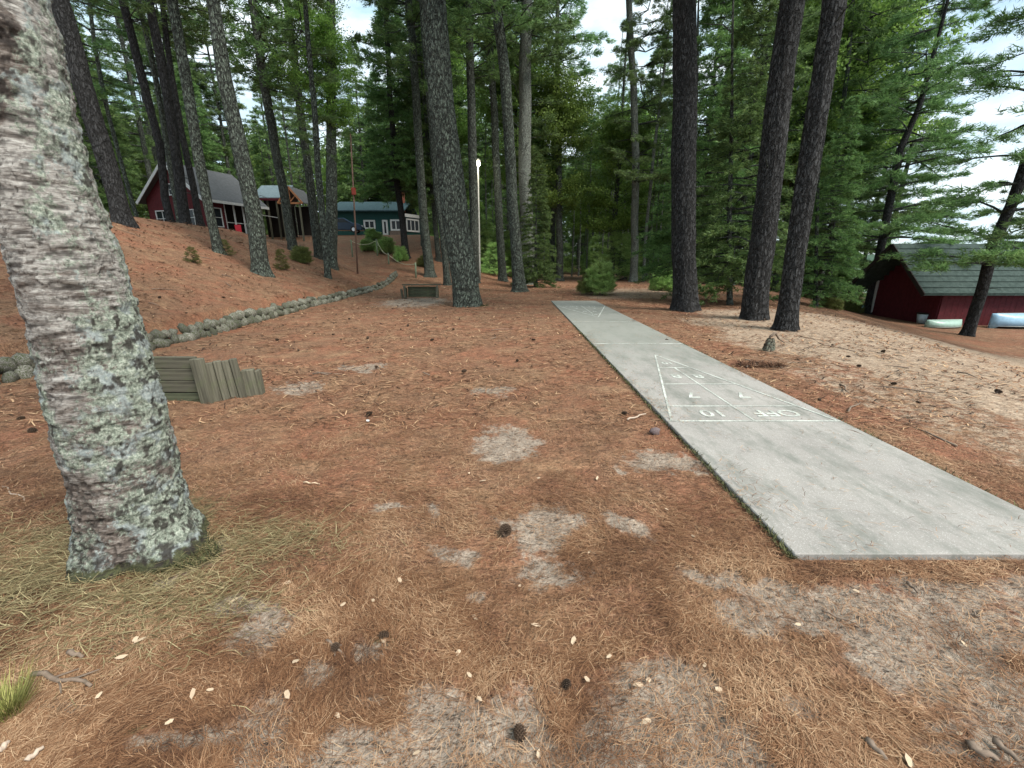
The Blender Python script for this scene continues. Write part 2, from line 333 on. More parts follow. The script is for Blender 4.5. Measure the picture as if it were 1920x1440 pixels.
M = dict(ground=m_ground(), concrete=m_concrete(), paint=m_paint(), birch=m_birch(),
    bark_dark=m_bark('dark_furrowed_bark', (.016, .016, .017), (.068, .070, .072), .05),
    bark_grey=m_bark('grey_lichen_bark', (.030, .035, .030), (.125, .142, .122), .42),
    bark_pale=m_bark('pale_thin_bark', (.12, .13, .115), (.33, .35, .32), .45, 1.6),
    bark_far=m_bark('distant_bark', (.030, .035, .030), (.115, .130, .112), .3, .8),
    needle=m_leaf('pine_needles', (.030, .062, .022), (.105, .200, .070), (.22, .36, .13)),
    hemlock=m_leaf('hemlock_foliage', (.035, .070, .024), (.095, .185, .060), (.19, .31, .10), .4),
    broad=m_leaf('broad_leaves', (.050, .10, .020), (.145, .26, .060), (.27, .41, .11), .5),
    young=m_leaf('young_needles', (.11, .20, .06), (.26, .44, .14), (.42, .62, .24)),
    olivef=m_leaf('olive_shrub', (.05, .065, .018), (.13, .16, .05), (.24, .28, .10)),
    stone=m_stone(), water=m_water(),
    plank=m_wood('weathered_plank', (.035, .034, .025), (.125, .12, .09), (0, 0, 0), (1.5, 30, 30)),
    plank_v=m_wood('weathered_post', (.045, .043, .031), (.155, .15, .113), (0, 0, 0), (30, 30, 1.5)),
    plank_dark=m_wood('dark_olive_plank', (.035, .04, .025), (.10, .11, .07), (0, 0, 0), (1.5, 30, 30)),  # darker olive wood for the lowest plank, brace and far backstop
    red=m_plain('barn_red_siding', (.085, .012, .016), .75, .3), red2=m_plain('dark_red_boards', (.075, .010, .016), .75, .25),
    teal=m_plain('teal_siding', (.013, .060, .055), .7, .15), white=m_plain('white_trim_paint', (.50, .52, .52), .6, .15),
    roofgrey=m_shingle('grey_asphalt_shingle', (.072, .075, .078), (.135, .138, .142)), roofblue=m_shingle('blue_grey_shingle', (.12, .165, .185), (.20, .26, .28)),
    roofgreen=m_shingle('green_mossy_shingle', (.012, .026, .022), (.060, .088, .080)), rooft=m_shingle('dark_teal_roof', (.02, .045, .055), (.05, .09, .10)),
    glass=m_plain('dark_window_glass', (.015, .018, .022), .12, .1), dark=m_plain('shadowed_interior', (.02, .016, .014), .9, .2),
    timber=m_plain('orange_stained_timber', (.30, .13, .055), .6, .2), brick=m_plain('red_chimney_brick', (.26, .09, .06), .9, .2),
    foundation=m_plain('brown_foundation_block', (.15, .12, .10), .9, .2), galv=m_plain('galvanised_pole', (.27, .275, .25), .55, .15, 20),
    rope=m_plain('old_rope', (.40, .38, .27), .9, .2), postgreen=m_plain('green_fence_post', (.17, .21, .14), .85, .2, 20),
    kayak=m_plain('sky_blue_plastic', (.10, .42, .62), .3, .08), canoe=m_plain('pale_green_canoe_hull', (.30, .44, .38), .3, .15), canoe2=m_plain('blue_white_canoe_hull', (.26, .42, .56), .25, .12),
    bucket=m_plain('grey_blue_bin', (.42, .50, .55), .5, .1), redplastic=m_plain('red_plastic', (.6, .03, .05), .4, .05), car=m_plain('dark_blue_car_paint', (.02, .04, .075), .2, .05), tyre=m_plain('tyre_rubber', (.02, .02, .02), .8, .1),
    chrome=m_plain('steel_rim', (.5, .5, .52), .3, .05, metal=1), cone=m_tone('pine_cone_scales', (.02, .013, .009), (.07, .045, .03), (.20, .15, .11)),
    chip=m_plain('pale_wood_chip', (.48, .37, .26), .8, .45, 30), stick=m_plain('grey_brown_twig', (.17, .13, .10), .9, .3, 30), stickpale=m_plain('bleached_stick', (.42, .34, .27), .85, .15, 30),
    rock=m_plain('mauve_grey_rock', (.16, .125, .125), .85, .3, 25, .5), stump=m_bark('rotted_stump_wood', (.10, .085, .06), (.34, .31, .24), .5, 2),
    litter=m_tone('fallen_needles', (.06, .027, .014), (.215, .110, .056), (.47, .32, .195)), clump=m_tone('needle_clumps', (.018, .010, .007), (.22, .105, .055), (.50, .34, .20)), straw=m_tone('dry_grass', (.06, .05, .022), (.19, .155, .075), (.40, .34, .19)),
    grass=m_tone('green_grass', (.07, .08, .018), (.18, .19, .05), (.34, .33, .12)), moss=m_tone('dark_moss', (.015, .018, .008), (.05, .055, .022), (.12, .12, .05)),
    lampglow=m_emit('lit_lamp', (1, .93, .75), 14))

# ------------------------------------------------------------------ ground sheet
DIRT = [(1010, 975, 85, 42), (945, 832, 50, 30), (1060, 1075, 60, 38), (1180, 1000, 35, 30), (885, 1110, 38, 30), (840, 1035, 30, 22), (1240, 862, 70, 22), (470, 1190, 60, 36), (440, 1140, 40, 18), (600, 1275, 50, 34), (775, 1300, 45, 40), (340, 1370, 110, 50),
        (700, 1400, 160, 45), (900, 1360, 120, 50), (1130, 1400, 150, 45), (1010, 1430, 260, 30), (1380, 1150, 60, 34), (690, 1200, 40, 20), (560, 725, 45, 14), (930, 735, 40, 12), (1480, 1120, 90, 28), (1650, 1230, 80, 40), (1560, 1140, 90, 24), (1800, 1180, 160, 80),
        (1900, 1300, 90, 80), (1760, 1330, 50, 40), (1640, 1120, 110, 22), (1320, 1080, 70, 12), (1840, 1420, 120, 50), (1150, 880, 18, 10), (640, 1430, 120, 20), (150, 1290, 40, 18), (1520, 1310, 30, 20), (1880, 1100, 60, 24), (180, 1230, 30, 12), (820, 960, 16, 24), (560, 1420, 200, 40), (880, 1420, 200, 45), (1200, 1425, 120, 40), (1010, 1000, 60, 50), (1700, 1160, 160, 50), (1820, 1260, 120, 60), (1880, 1390, 90, 60), (1500, 1160, 60, 30), (470, 1160, 70, 30), (1420, 1100, 60, 22), (960, 1330, 60, 30), (415, 1045, 30, 40), (330, 1095, 24, 14), (740, 955, 26, 10), (680, 690, 40, 8), (780, 566, 60, 10)]
OLIVE = [(90, 1040, 150, 90), (400, 1000, 110, 40), (300, 1110, 90, 26), (560, 985, 40, 10), (150, 1290, 60, 50), (40, 1190, 60, 50), (740, 1170, 50, 26), (230, 1330, 60, 40), (1330, 1350, 60, 30), (300, 980, 120, 60), (30, 1330, 60, 50)]
def ell_field(x, y, L, seed):
    r = np.zeros_like(x); x, y = x + (fbm(x*3.2, y*3.2, 0, 111, 4)-.5)*.42, y + (fbm(x*3.2, y*3.2, 0, 113, 4)-.5)*.42
    for (px, py, a, b) in L:
        p0 = gp(px, py); p1 = gp(px + a, py); p2 = gp(px, py - b*.8)
        ra = max(.05, abs(p1.x - p0.x)); rb = max(.05, abs(p2.y - p0.y))
        q = np.hypot((x - p0.x)/ra, (y - p0.y)/rb); r = np.maximum(r, 1 - q*.50)
    return np.clip(r, 0, 1)
def fields(x, y):
    dirt = ell_field(x, y, DIRT, 1)
    dirt = np.maximum(dirt, .80*(1-ss(1.10, 1.55, y + (fbm(x*1.6, y*1.6, 0, 101, 3)-.5)*.7))*ss(-1.3, -.8, x)*(1-ss(.75, 1.1, x)))
    dirt = np.maximum(dirt, (.35+.75*(fbm(x*1.8, y*2.6, 0, 103, 3)-.1))*ss(.9, 1.4, x - .55*(2.0-y))*(1-ss(1.8, 2.1, y)))
    olive = ell_field(x, y, OLIVE, 2)
    d = x*.9 - y*.35
    sand = ss(3.9, 6.0, x + .10*y*0 + (fbm(x*.6, y*.6, 0, 5) - .5)*2.4 - .12*np.clip(y-9, 0, 30)*1.4) * (1 - ss(13, 17, y))
    sand = np.maximum(sand, .62*ss(3.7, 4.4, x)*(1 - ss(6, 10, y)))
    sand = np.maximum(sand*.85, .75*ss(5, 7, x - .17*y)*ss(17, 20, y)*(1 - ss(24, 30, y))*0)
    sand = np.maximum(sand, .60 * ss(2.6, 4, x) * (1-ss(8, 11, x)) * ss(18, 20, y) * (1-ss(25, 30, y)))
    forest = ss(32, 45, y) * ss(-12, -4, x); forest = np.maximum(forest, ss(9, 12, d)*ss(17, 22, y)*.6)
    return dirt, olive, sand, forest
def axis(a, b, lo, hi, fine, g=1.045):
    v = list(np.arange(a, b, fine)); s = fine
    while v[-1] < hi: s = min(s*g, 12); v.append(v[-1] + s)
    s = fine; L = []; c = a
    while c > lo: s = min(s*g, 12); c -= s; L.append(c)
    return np.array(L[::-1] + v)
gx = axis(-4.2, 5.2, -260, 420, .035, 1.06); gy = axis(.7, 6.0, -40, 520, .035, 1.05)
X, Y = np.meshgrid(gx, gy); xs, ys = X.ravel(), Y.ravel()
zs = terr(xs, ys)
near = (1 - ss(5, 11, np.hypot(xs, ys-3)))
D, O, SA, F = fields(xs, ys)
courtm = (xs > 1.66) & (xs < 3.42) & (ys > 2.1) & (ys < 17.9)
edge = ss(0, .12, np.maximum(np.maximum(1.62 - xs, xs - 3.45), np.maximum(2.07 - ys, ys - 17.92)))
micro = (fbm(xs*3, ys*3, 0, 9)-.5)*.05*edge + (fbm(xs*17, ys*17, 0, 11, 3)-.5)*.022*near*edge
zs = zs + micro*ss(0, 3, 60 - ys) - ss(.45, .8, D)*.012*near
zs = np.where(courtm, -.05, zs)
# needle litter gathered against the slab edge
nx, ny = len(gx), len(gy)
I = np.arange(nx*ny).reshape(ny, nx)
Fq = np.stack([I[:-1, :-1], I[:-1, 1:], I[1:, 1:], I[1:, :-1]], -1).reshape(-1, 4)
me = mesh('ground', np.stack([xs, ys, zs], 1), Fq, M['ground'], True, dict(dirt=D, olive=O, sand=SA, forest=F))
tag(link('ground', me), kind='structure')
def gz(x, y): return terr(x, y) + (fbm(np.asarray(x)*3, np.asarray(y)*3, 0, 9)-.5)*.05

# lake and far shore
me = mesh('lake', [(-600, -200, LAKE), (2500, -200, LAKE), (2500, 2500, LAKE), (-600, 2500, LAKE)], [(0, 1, 2, 3)], M['water'])
tag(link('lake_water', me), kind='structure')
va = []; fa = []
for i in range(121):
    a = R(-5 + i*.9); r0 = 1500; h = 10 + 14*float(fbm(i*.13, 0, 0, 4)) + 3*float(vn(i*1.7, 0, 0, 8))
    for (r, z) in ((r0, LAKE-1), (r0+15, LAKE + h*.8), (r0+120, LAKE + h), (r0+400, LAKE-1)):
        va.append((r*math.sin(a), r*math.cos(a), z))
for i in range(120):
    for k in range(3): fa.append((i*4+k, (i+1)*4+k, (i+1)*4+k+1, i*4+k+1))
tag(link('far_hills', mesh('far_hills', va, fa, m_plain('wooded_far_shore', (.05, .085, .06), .95, .3, .05), True)), kind='structure')

# ------------------------------------------------------------------ court
CX0, CX1, CY0, CY1 = 1.62, 3.45, 2.07, 17.92
CT = .035
court = empty('shuffleboard_court', (CX0, CY0, 0)); tag(court, kind='structure')
ncell = 4; cl_ = (CY1 - CY0) / ncell
jy = [CY0, 8.62, 13.2, CY1]
for k in range(3):
    mb = MB(); n0 = 60
    mb.box(((CX1-CX0)/2, (jy[k]+jy[k+1])/2 - CY0, CT - .06), (CX1-CX0, jy[k+1]-jy[k]-.012, .12))
    mb.build('slab', M['concrete'], court, bevel=.006)
ZP = CT + .003
def strip(a, b, wd, dz=0.0):
    a = Vector((a[0]-CX0, a[1]-CY0, 0)); b = Vector((b[0]-CX0, b[1]-CY0, 0)); d = (b-a).normalized(); q = Vector((-d.y, d.x, 0))*wd/2
    z = Vector((0, 0, ZP + dz))
    o = MB().quad(a-q+z, b-q+z, b+q+z, a+q+z).build('painted_line', M['paint'], court); return o
cxm = (CX0+CX1)/2; hw = (CX1-CX0)/2
def scoring(y0, s):
    yb, y1, ya = y0, y0 + s*.47, y0 + s*3.23
    strip((CX0+.02, yb), (CX1-.02, yb), .028)
    kx = hw-.05
    # sides converge from the base corners to the point
    def wx(y): return (kx) * (ya - y) / (ya - y0)
    strip((cxm-wx(yb), yb+s*.016), (cxm, ya), .026, .0010); strip((cxm+wx(yb), yb+s*.016), (cxm, ya), .026, .0012)
    for i, yy in enumerate((y1, y0 + s*1.38, y0 + s*2.30)): strip((cxm-wx(yy), yy), (cxm+wx(yy), yy), .026, .0006)
    strip((cxm, yb+s*.016), (cxm, y0 + s*2.30), .022, .0003)
    rot = math.pi if s > 0 else 0
    for txt, x, y, sz in (('10', cxm+s*.0, ya - s*.62, .17), ('8', cxm-.16, y0+s*1.80, .26), ('8', cxm+.16, y0+s*1.80, .26), ('7', cxm-.3, y0+s*.90, .28), ('7', cxm+.32, y0+s*.90, .28), ('10', cxm-s*.33*1, y0+s*.24, .26), ('OFF', cxm+s*.36, y0+s*.24, .26)):
        if s > 0 and txt == 'OFF': pass
        cu = bpy.data.curves.new('t', 'FONT'); cu.body = txt; cu.size = sz*1.1; cu.align_x = 'CENTER'; cu.align_y = 'CENTER'; cu.offset = .004
        to = bpy.data.objects.new('t', cu); C.objects.link(to); dg = bpy.context.evaluated_depsgraph_get()
        mm = bpy.data.meshes.new_from_object(to.evaluated_get(dg)); bpy.data.objects.remove(to)
        mm.materials.clear(); mm.materials.append(M['paint'])
        o = link('painted_number' if txt != 'OFF' else 'painted_word', mm, None, court); o.location = (x-CX0, y-CY0, ZP + .0014); o.rotation_euler = (0, 0, rot)
scoring(4.17, 1); scoring(CY1 - 2.1, -1)
strip((CX0+.02, 8.46), (CX1-.02, 8.46), .045); strip((CX0+.02, 11.65), (CX1-.02, 11.65), .03)

# ------------------------------------------------------------------ trunks
def trunk_mesh(path, rad, nseg=28, dz=.12, flare=.35, fh=.35, seed=0, bark=.03, mat=None, top=None, attrs=False):
    """path: world points relative to the root (z rising), rad: radii"""
    pz = np.array([p[2] for p in path]); px_ = np.array([p[0] for p in path]); py_ = np.array([p[1] for p in path])
    z0, z1 = pz[0]-.35, pz[-1]
    zz = np.concatenate([np.arange(z0, min(z0+2.0, z1), dz*.6), np.arange(min(z0+2.0, z1), z1, dz), [z1]])
    cx = np.interp(zz, pz, px_); cy = np.interp(zz, pz, py_); rr = np.interp(zz, pz, rad)
    e = (pz[1]-pz[0]); ext = (zz < pz[0])
    wob = .12*np.array(rad)[0]; cx = cx + (vn(zz*.45, seed, 0, seed)-.5)*wob*2*ss(0, 2, zz); cy = cy + (vn(zz*.45, seed+9, 0, seed+5)-.5)*wob*2*ss(0, 2, zz)
    th = np.linspace(0, 2*np.pi, nseg, endpoint=False)
    T, Z = np.meshgrid(th, zz); Rr = np.repeat(rr[:, None], nseg, 1)
    h = np.clip(Z - pz[0] + .1, 0, None)
    rs = np.random.RandomState(seed+3); ph = rs.rand(3)*6.28
    lob = 1 + .45*np.cos(T*3+ph[0]) + .35*np.cos(T*5+ph[1]) + .2*np.cos(T*2+ph[2])
    Rr = Rr * (1 + flare*np.exp(-h/fh)*lob)
    cxx, cyy = np.cos(T), np.sin(T)
    b = fbm(cxx*Rr*22, cyy*Rr*22, Z*2.4, seed+20, 3) - .5
    Rr = Rr * (1 + .05*(fbm(cxx*1.5, cyy*1.5, Z*1.1, seed+31, 2)-.5)*2) + bark*b
    V = np.stack([cx[:, None] + Rr*cxx, cy[:, None] + Rr*cyy, Z], -1).reshape(-1, 3)
    n = len(zz); I = np.arange(n*nseg).reshape(n, nseg); J = np.roll(I, -1, 1)
    Fq = np.stack([I[:-1], J[:-1], J[1:], I[1:]], -1).reshape(-1, 4)
    return mesh('trunk', V, Fq, mat, True)

# ------------------------------------------------------------------ foliage generators
def needle_tris(base, axis_, n, ln, wd, spread, rs):
    """n thin triangles around each tuft; base (k,3), axis_ (k,3)"""
    k = len(base); b = np.repeat(base, n, 0); a = np.repeat(axis_, n, 0)
    d = a + rs.normal(0, spread, b.shape); d /= np.linalg.norm(d, axis=1, keepdims=True)
    L = ln*(.6 + .6*rs.rand(k*n))[:, None]
    s = np.cross(d, rs.normal(0, 1, b.shape)); s /= np.linalg.norm(s, axis=1, keepdims=True) + 1e-9
    b = b + rs.normal(0, ln*.22, b.shape)
    W = wd*(.7 + .6*rs.rand(k*n))[:, None]
    V = np.stack([b - s*W/2, b + s*W/2, b + d*L], 1).reshape(-1, 3)
    tone = np.repeat(np.clip(np.repeat(rs.rand(k), n)*.6 + rs.rand(k*n)*.4, 0, 1), 3)
    return V, tone
def conifer(seed, H, rad, whorl=.55, nb=5, droop=.0, up=.25, tips=9, ntri=7, ln=.2, wd=.03, irregular=.4, flat=.5, shape='pine'):
    rs = np.random.RandomState(seed); bt = MB(); base = []; ax = []
    z = 0.0
    while z < H:
        t = z/H
        if shape == 'pine': R0 = rad*(.45 + .75*math.sin(math.pi*min(1, .18 + t*.86)))
        elif shape == 'cone': R0 = rad*(1 - t)**.8 + .25
        else: R0 = rad*(1-t*.55)
        for k in range(nb + rs.randint(-1, 2)):
            if rs.rand() < irregular*.35: continue
            a = rs.rand()*6.283; L = R0*(1 - irregular*rs.rand()); 
            if L < .15: continue
            e0 = up + rs.normal(0, .12); dr = droop + rs.rand()*.1
            pts = []; nst = 5
            for i in range(nst+1):
                s_ = i/nst; r = L*s_*(1-.06*s_)
                pts.append((r*math.cos(a + .12*s_*rs.randn()), r*math.sin(a), z + L*(e0*s_ - dr*s_*s_)))
            bt.tube(pts, [max(.006, .018*L*(1-.85*i/nst)) for i in range(nst+1)], 3, False)
            P = np.array(pts)
            for j in range(int(tips*L/rad*1.3)+3):
                s_ = .22 + .78*rs.rand()**.7; q = s_*nst; i = min(int(q), nst-1); p = P[i]*(1-(q-i)) + P[i+1]*(q-i)
                sd_ = rs.choice([-1, 1]); tl = L*.30*(1.15-s_)*(.4+rs.rand()) + .12
                dirv = np.array([math.cos(a + sd_*(.5+.6*rs.rand())), math.sin(a + sd_*(.5+.6*rs.rand())), rs.normal(.05 - droop*.5, .12)])
                m = max(2, int(tl/.16))
                for q2 in range(m):
                    base.append(p + dirv*tl*(q2+1)/m + np.array([0, 0, rs.normal(0, .02)])); ax.append(dirv*np.array([1, 1, flat]) + np.array([0, 0, .12 if shape != 'cone' else -.05]))
        z += whorl*(.6 + .8*rs.rand())
    V, tone = needle_tris(np.array(base), np.array(ax), ntri, ln, wd, .5, rs)
    return V, tone, bt
def make_crown(nm, mat, barkmat, *a, **k):
    V, tone, bt = conifer(*a, **k)
    f = np.arange(len(V)).reshape(-1, 3)
    me = mesh('crown', V, f, mat, False, dict(tone=tone))
    bm = mesh('branches', bt.v, np.array(bt.f), barkmat, True)
    return me, bm
def broadleaf(seed, H, rad, nclump=260, per=70, leaf=.085, r0=.55):
    rs = np.random.RandomState(seed); bt = MB(); B = []
    cl_ = []
    for i in range(nclump//8):
        z = H*(.12 + .8*rs.rand()); a = rs.rand()*6.283; L = rad*(.35 + .75*math.sin(math.pi*min(1, .15+z/H*.85)))*(.5+.5*rs.rand())
        pts = [(0, 0, z*.75)] + [(L*s_*math.cos(a)+rs.randn()*.06, L*s_*math.sin(a)+rs.randn()*.06, z*.75 + z*.25*s_ + L*.25*s_) for s_ in (.3, .6, 1)]
        bt.tube(pts, [.03, .022, .014, .006], 4, False); P = np.array(pts)
        for j in range(8):
            q = 1 + 2*rs.rand(); k = min(int(q), 2); p = P[k]*(1-(q-k)) + P[k+1]*(q-k); cl_.append(p + rs.normal(0, .28, 3)*np.array([1, 1, .6]))
    cl_ = np.array(cl_); n = len(cl_)*per
    c = np.repeat(cl_, per, 0) + rs.normal(0, r0*.5, (n, 3))*np.array([1, 1, .38])
    nrm = rs.normal(0, 1, (n, 3))*np.array([.6, .6, 1]); nrm /= np.linalg.norm(nrm, axis=1, keepdims=True)
    u = np.cross(nrm, rs.normal(0, 1, (n, 3))); u /= np.linalg.norm(u, axis=1, keepdims=True); v = np.cross(nrm, u)
    s_ = leaf*(.6+.8*rs.rand(n))[:, None]
    V = np.stack([c-u*s_*.5, c+v*s_*.32, c+u*s_*.6, c-v*s_*.32], 1).reshape(-1, 3)
    tone = np.repeat(np.clip(np.repeat(rs.rand(len(cl_)), per)*.5 + rs.rand(n)*.5, 0, 1), 4)
    me = mesh('crown', V, np.arange(4*n).reshape(-1, 4), M['broad'], False, dict(tone=tone))
    return me, mesh('branches', bt.v, np.array(bt.f), M['bark_far'], True)

CR = {}
CR['pine'] = [make_crown('p', M['needle'], M['bark_far'], 11+i, 20, 3.9, .80, 5, .02, .22, 10, 10, .30, .050, .45, .35) for i in range(4)]
CR['sparse'] = [make_crown('s', M['needle'], M['bark_far'], 31+i, 18, 3.3, 1.0, 5, .05, .12, 9, 9, .30, .045, .6, .3) for i in range(3)]
CR['plate'] = [make_crown('w', M['needle'], M['bark_far'], 41+i, 19, 5.2, .95, 6, .10, .16, 20, 9, .28, .042, .4, .18, 'wide') for i in range(3)]
CR['hem'] = [make_crown('h', M['hemlock'], M['bark_far'], 51+i, 15, 3.4, .36, 7, .22, .12, 14, 7, .22, .050, .35, .25, 'cone') for i in range(3)]
CR['young'] = [make_crown('y', M['young'], M['bark_far'], 61, 3, 1.1, .16, 6, .05, .35, 6, 10, .17, .013, .25, .8, 'cone')]
CR['bushy'] = [make_crown('b', M['young'], M['bark_far'], 66, 1.4, 1.0, .10, 7, -.05, .75, 8, 10, .17, .013, .65, 1.2, 'wide')]
CR['broad'] = [broadleaf(71+i, 13, 3.6, 480, 75, .15, .8) for i in range(3)]
def far_trunk(seed):
    return trunk_mesh([(0, 0, 0), (0.05, 0, 5), (.0, .06, 12), (.05, 0, 26)], [.2, .17, .13, .04], 12, .8, .35, .4, seed, .03, M['bark_far'])
FT = [far_trunk(s) for s in range(4)]
FTP = trunk_mesh([(0, 0, 0), (0.08, 0, 4), (.0, .1, 8), (.25, 0, 15)], [.085, .07, .06, .02], 10, .6, .3, .3, 9, .01, M['bark_pale'])
def put_crown(root, kind, i, z, sc, rz, sxy=1.0, off=(0, 0)):
    me, bm = CR[kind][i % len(CR[kind])]
    for nm, m_ in (('crown', me), ('branches', bm)):
        o = link(nm, m_, None, root); o.location = (off[0], off[1], z); o.rotation_euler = (0, 0, rz); o.scale = (sc*sxy, sc*sxy, sc)

# traced foreground and middle trees ------------------------------------------------
def traced(px, name, label, mat, pts, ws, Y=None, H=22, crown=None, cz=11, csc=1.0, flare=.5, fh=.28, seed=0, nseg=28, dz=.15, bark=.03, group=None, csxy=1.0):
    b = gp(*pts[0]) if Y is None else at(*pts[0], Y)
    if Y is not None: b.z = float(terr(b.x, b.y))
    P = [b]; Rd = []
    for p in pts[1:]: P.append(at(p[0], p[1], b.y))
    for p, w_ in zip(P, ws): Rd.append(w_/2*zc(p)/FPX/math.sqrt(1 + (p.x/zc(p))**2))
    last, prev = P[-1], P[0]
    sl = (last - prev) / max(.1, (last.z - prev.z))
    top = b.z + H
    if top > last.z + .5:
        k = top - last.z; P.append(last + Vector((sl.x*k*.5, 0, k*.5))); Rd.append(Rd[-1]*.72); P.append(last + Vector((sl.x*k*.9, 0, k))); Rd.append(Rd[-1]*.3)
    root = empty(name, b); tag(root, label, 'tree', group)
    rel = [tuple(p - b) for p in P]
    me = trunk_mesh(rel, Rd, nseg, dz, flare, fh, seed, bark, mat); link('trunk', me, None, root)
    if crown:
        zz = [p[2] for p in rel]
        ox = float(np.interp(cz, zz, [p[0] for p in rel])); oy = 0
        put_crown(root, crown, seed, cz, csc, seed*1.7, csxy, (ox, oy))
    stubs(root, rel, Rd, seed)
    return root
G = 'bark_grey'; Dk = 'bark_dark'
STUB = []
for k in range(3):
    o = MB().tube([(0, 0, 0), (.35, 0, .03+.05*k), (.7, .06, .02), (1.0, .05+.1*k, -.10)], [.03, .02, .014, .004], 5, False).build('dead_branch', M['bark_far']); STUB.append(o.data); bpy.data.objects.remove(o)
def stubs(root, rel, Rd, seed, n=7):
    r2 = random.Random(seed); z = [p[2] for p in rel]
    for i in range(n):
        h = 1.6 + 7.5*r2.random(); x = float(np.interp(h, z, [p[0] for p in rel])); r_ = float(np.interp(h, z, Rd)); a = r2.random()*6.28
        o = link('dead_branch', STUB[i % 3], None, root); L_ = .25 + .8*r2.random()**2; o.scale = (L_, L_, L_)
        o.location = (x + r_*.85*math.cos(a), r_*.85*math.sin(a), h); o.rotation_euler = (0, .15 - .5*r2.random(), a)
T = traced
big = T(0, 'pine_tree', 'big grey pine with scaly lichened bark standing beside the far wooden backstop', M[G], [(877, 574), (870, 500), (860, 440), (832, 200), (815, 0)], [50, 49, 50, 47, 44], crown='pine', cz=10.5, csc=1.0, flare=.18, fh=.3, seed=2, nseg=90, dz=.07, bark=.05)
T(0, 'pine_tree', 'massive dark pine standing upright right of the young green bush, left of the leaning pair', M[Dk], [(1284, 582), (1284, 520), (1284, 400), (1283, 200), (1282, 0)], [46, 44, 46, 46, 44], crown='pine', cz=10.5, csc=1.0, flare=.45, fh=.35, seed=3, nseg=90, dz=.07, bark=.06)
T(0, 'pine_tree', 'broad dark pine leaning right, the farther trunk of the close pair beside the court', M[Dk], [(1414, 598), (1421, 520), (1433, 440), (1453, 233), (1487, 0)], [50, 48, 48, 49, 50], crown='pine', cz=10, csc=1.0, flare=.25, fh=.3, seed=4, nseg=90, dz=.07, bark=.06)
T(0, 'pine_tree', 'nearest leaning pine right of the court, with flared roots beside the rotten stump', M[Dk], [(1473, 618), (1480, 560), (1492, 467), (1530, 233), (1563, 0)], [44, 40, 41, 45, 47], crown='pine', cz=9.5, csc=.9, flare=.35, fh=.25, seed=5, nseg=90, dz=.06, bark=.045)
T(0, 'pine_tree', 'dark smooth trunk leaning left on the hill crest just behind the birch', M[Dk], [(226, 392), (208, 330), (172, 210), (134, 80), (110, 0)], [38, 40, 43, 44, 44], Y=17.5, crown='sparse', cz=8.5, seed=6, nseg=40, dz=.15)
T(0, 'pine_tree', 'leftmost slim trunk of the clump in front of the red cabin gable', M[Dk], [(318, 404), (309, 370), (300, 273), (270, 156), (230, 0)], [15, 16, 17, 18, 18], Y=24, crown='sparse', cz=9, seed=7, nseg=30)
T(0, 'pine_tree', 'thin far trunk leaning left between the dark crest pine and the clump', M[G], [(250, 372), (226, 300), (197, 190), (177, 80), (168, 0)], [9, 9, 9, 9, 8], Y=31, crown='sparse', cz=8, seed=61, nseg=18)
T(0, 'pine_tree', 'thin trunk squeezed between the slim and thick trunks of the clump', M[G], [(334, 404), (324, 340), (303, 210), (283, 100), (259, 0)], [12, 12, 12, 12, 11], Y=27, crown='sparse', cz=9, seed=62, nseg=20)
T(0, 'pine_tree', 'thick middle trunk of the clump in front of the red cabin', M[Dk], [(346, 408), (337, 351), (322, 230), (298, 90), (280, 0)], [22, 22, 21, 20, 18], Y=24, crown='sparse', cz=11, csc=.8, seed=8, nseg=30, flare=.15)
T(0, 'pine_tree', 'second trunk from the right of the clump hiding the red cabin wall', M[Dk], [(374, 410), (362, 351), (341, 250), (322, 140), (304, 0)], [14, 14, 13, 12, 11], Y=25, crown='sparse', cz=9, seed=9, nseg=30)
T(0, 'pine_tree', 'grey pine rooted on the slope below the right end of the trunk clump', M[G], [(410, 474), (396, 410), (372, 290), (346, 130), (323, 0)], [19, 19, 22, 23, 22], crown='sparse', cz=9, seed=10, nseg=40)
T(0, 'pine_tree', 'reddish grey pine with a dark knot near its foot, nearest on the open slope', M[G], [(490, 514), (479, 420), (453, 290), (424, 150), (398, 0)], [32, 33, 32, 29, 26], crown='sparse', cz=9.5, seed=11, nseg=60, dz=.09)
T(0, 'pine_tree', 'slender pine with dark upper stem standing before the timber porch', M['bark_far'], [(544, 426), (535, 370), (518, 290), (494, 140), (472, 0)], [18, 18, 18, 18, 15], Y=27, crown='sparse', cz=8.5, seed=12, nseg=30)
T(0, 'pine_tree', 'pale lichen covered trunk with blackened foot on the slope beside the olive shrub', M[G], [(621, 501), (622, 430), (622, 300), (622, 160), (620, 0)], [22, 22, 20, 18, 16], crown='broad', cz=6.5, csc=.55, seed=13, nseg=40)
T(0, 'pine_tree', 'thin stem leaning left that shares the foot of the lichened trunk', M[G], [(612, 492), (606, 420), (596, 320), (588, 190), (574, 30)], [12, 13, 12, 11, 9], Y=21.5, crown='sparse', cz=5.5, csc=.5, seed=14, nseg=24)
T(0, 'pine_tree', 'thin blackish pine standing in front of the teal house picture window', M[Dk], [(760, 464), (755, 420), (743, 333), (731, 173), (723, 0)], [14, 12, 11, 10, 9], Y=36, crown='hem', cz=5, csc=.9, seed=15, nseg=20)
T(0, 'pine_tree', 'tall grey pine at the head of the slope just left of the lamp side trunks', M[G], [(804, 478), (796, 420), (784, 260), (773, 67), (766, 0)], [19, 16, 15, 15, 14], Y=31, crown='pine', cz=12, csc=.8, seed=16, nseg=24)
T(0, 'pine_tree', 'narrow grey pine directly left of the biggest scaly trunk', M[G], [(838, 500), (831, 440), (820, 365), (806, 200), (792, 0)], [13, 12, 12, 12, 12], Y=28, crown='sparse', cz=11, seed=17, nseg=24)
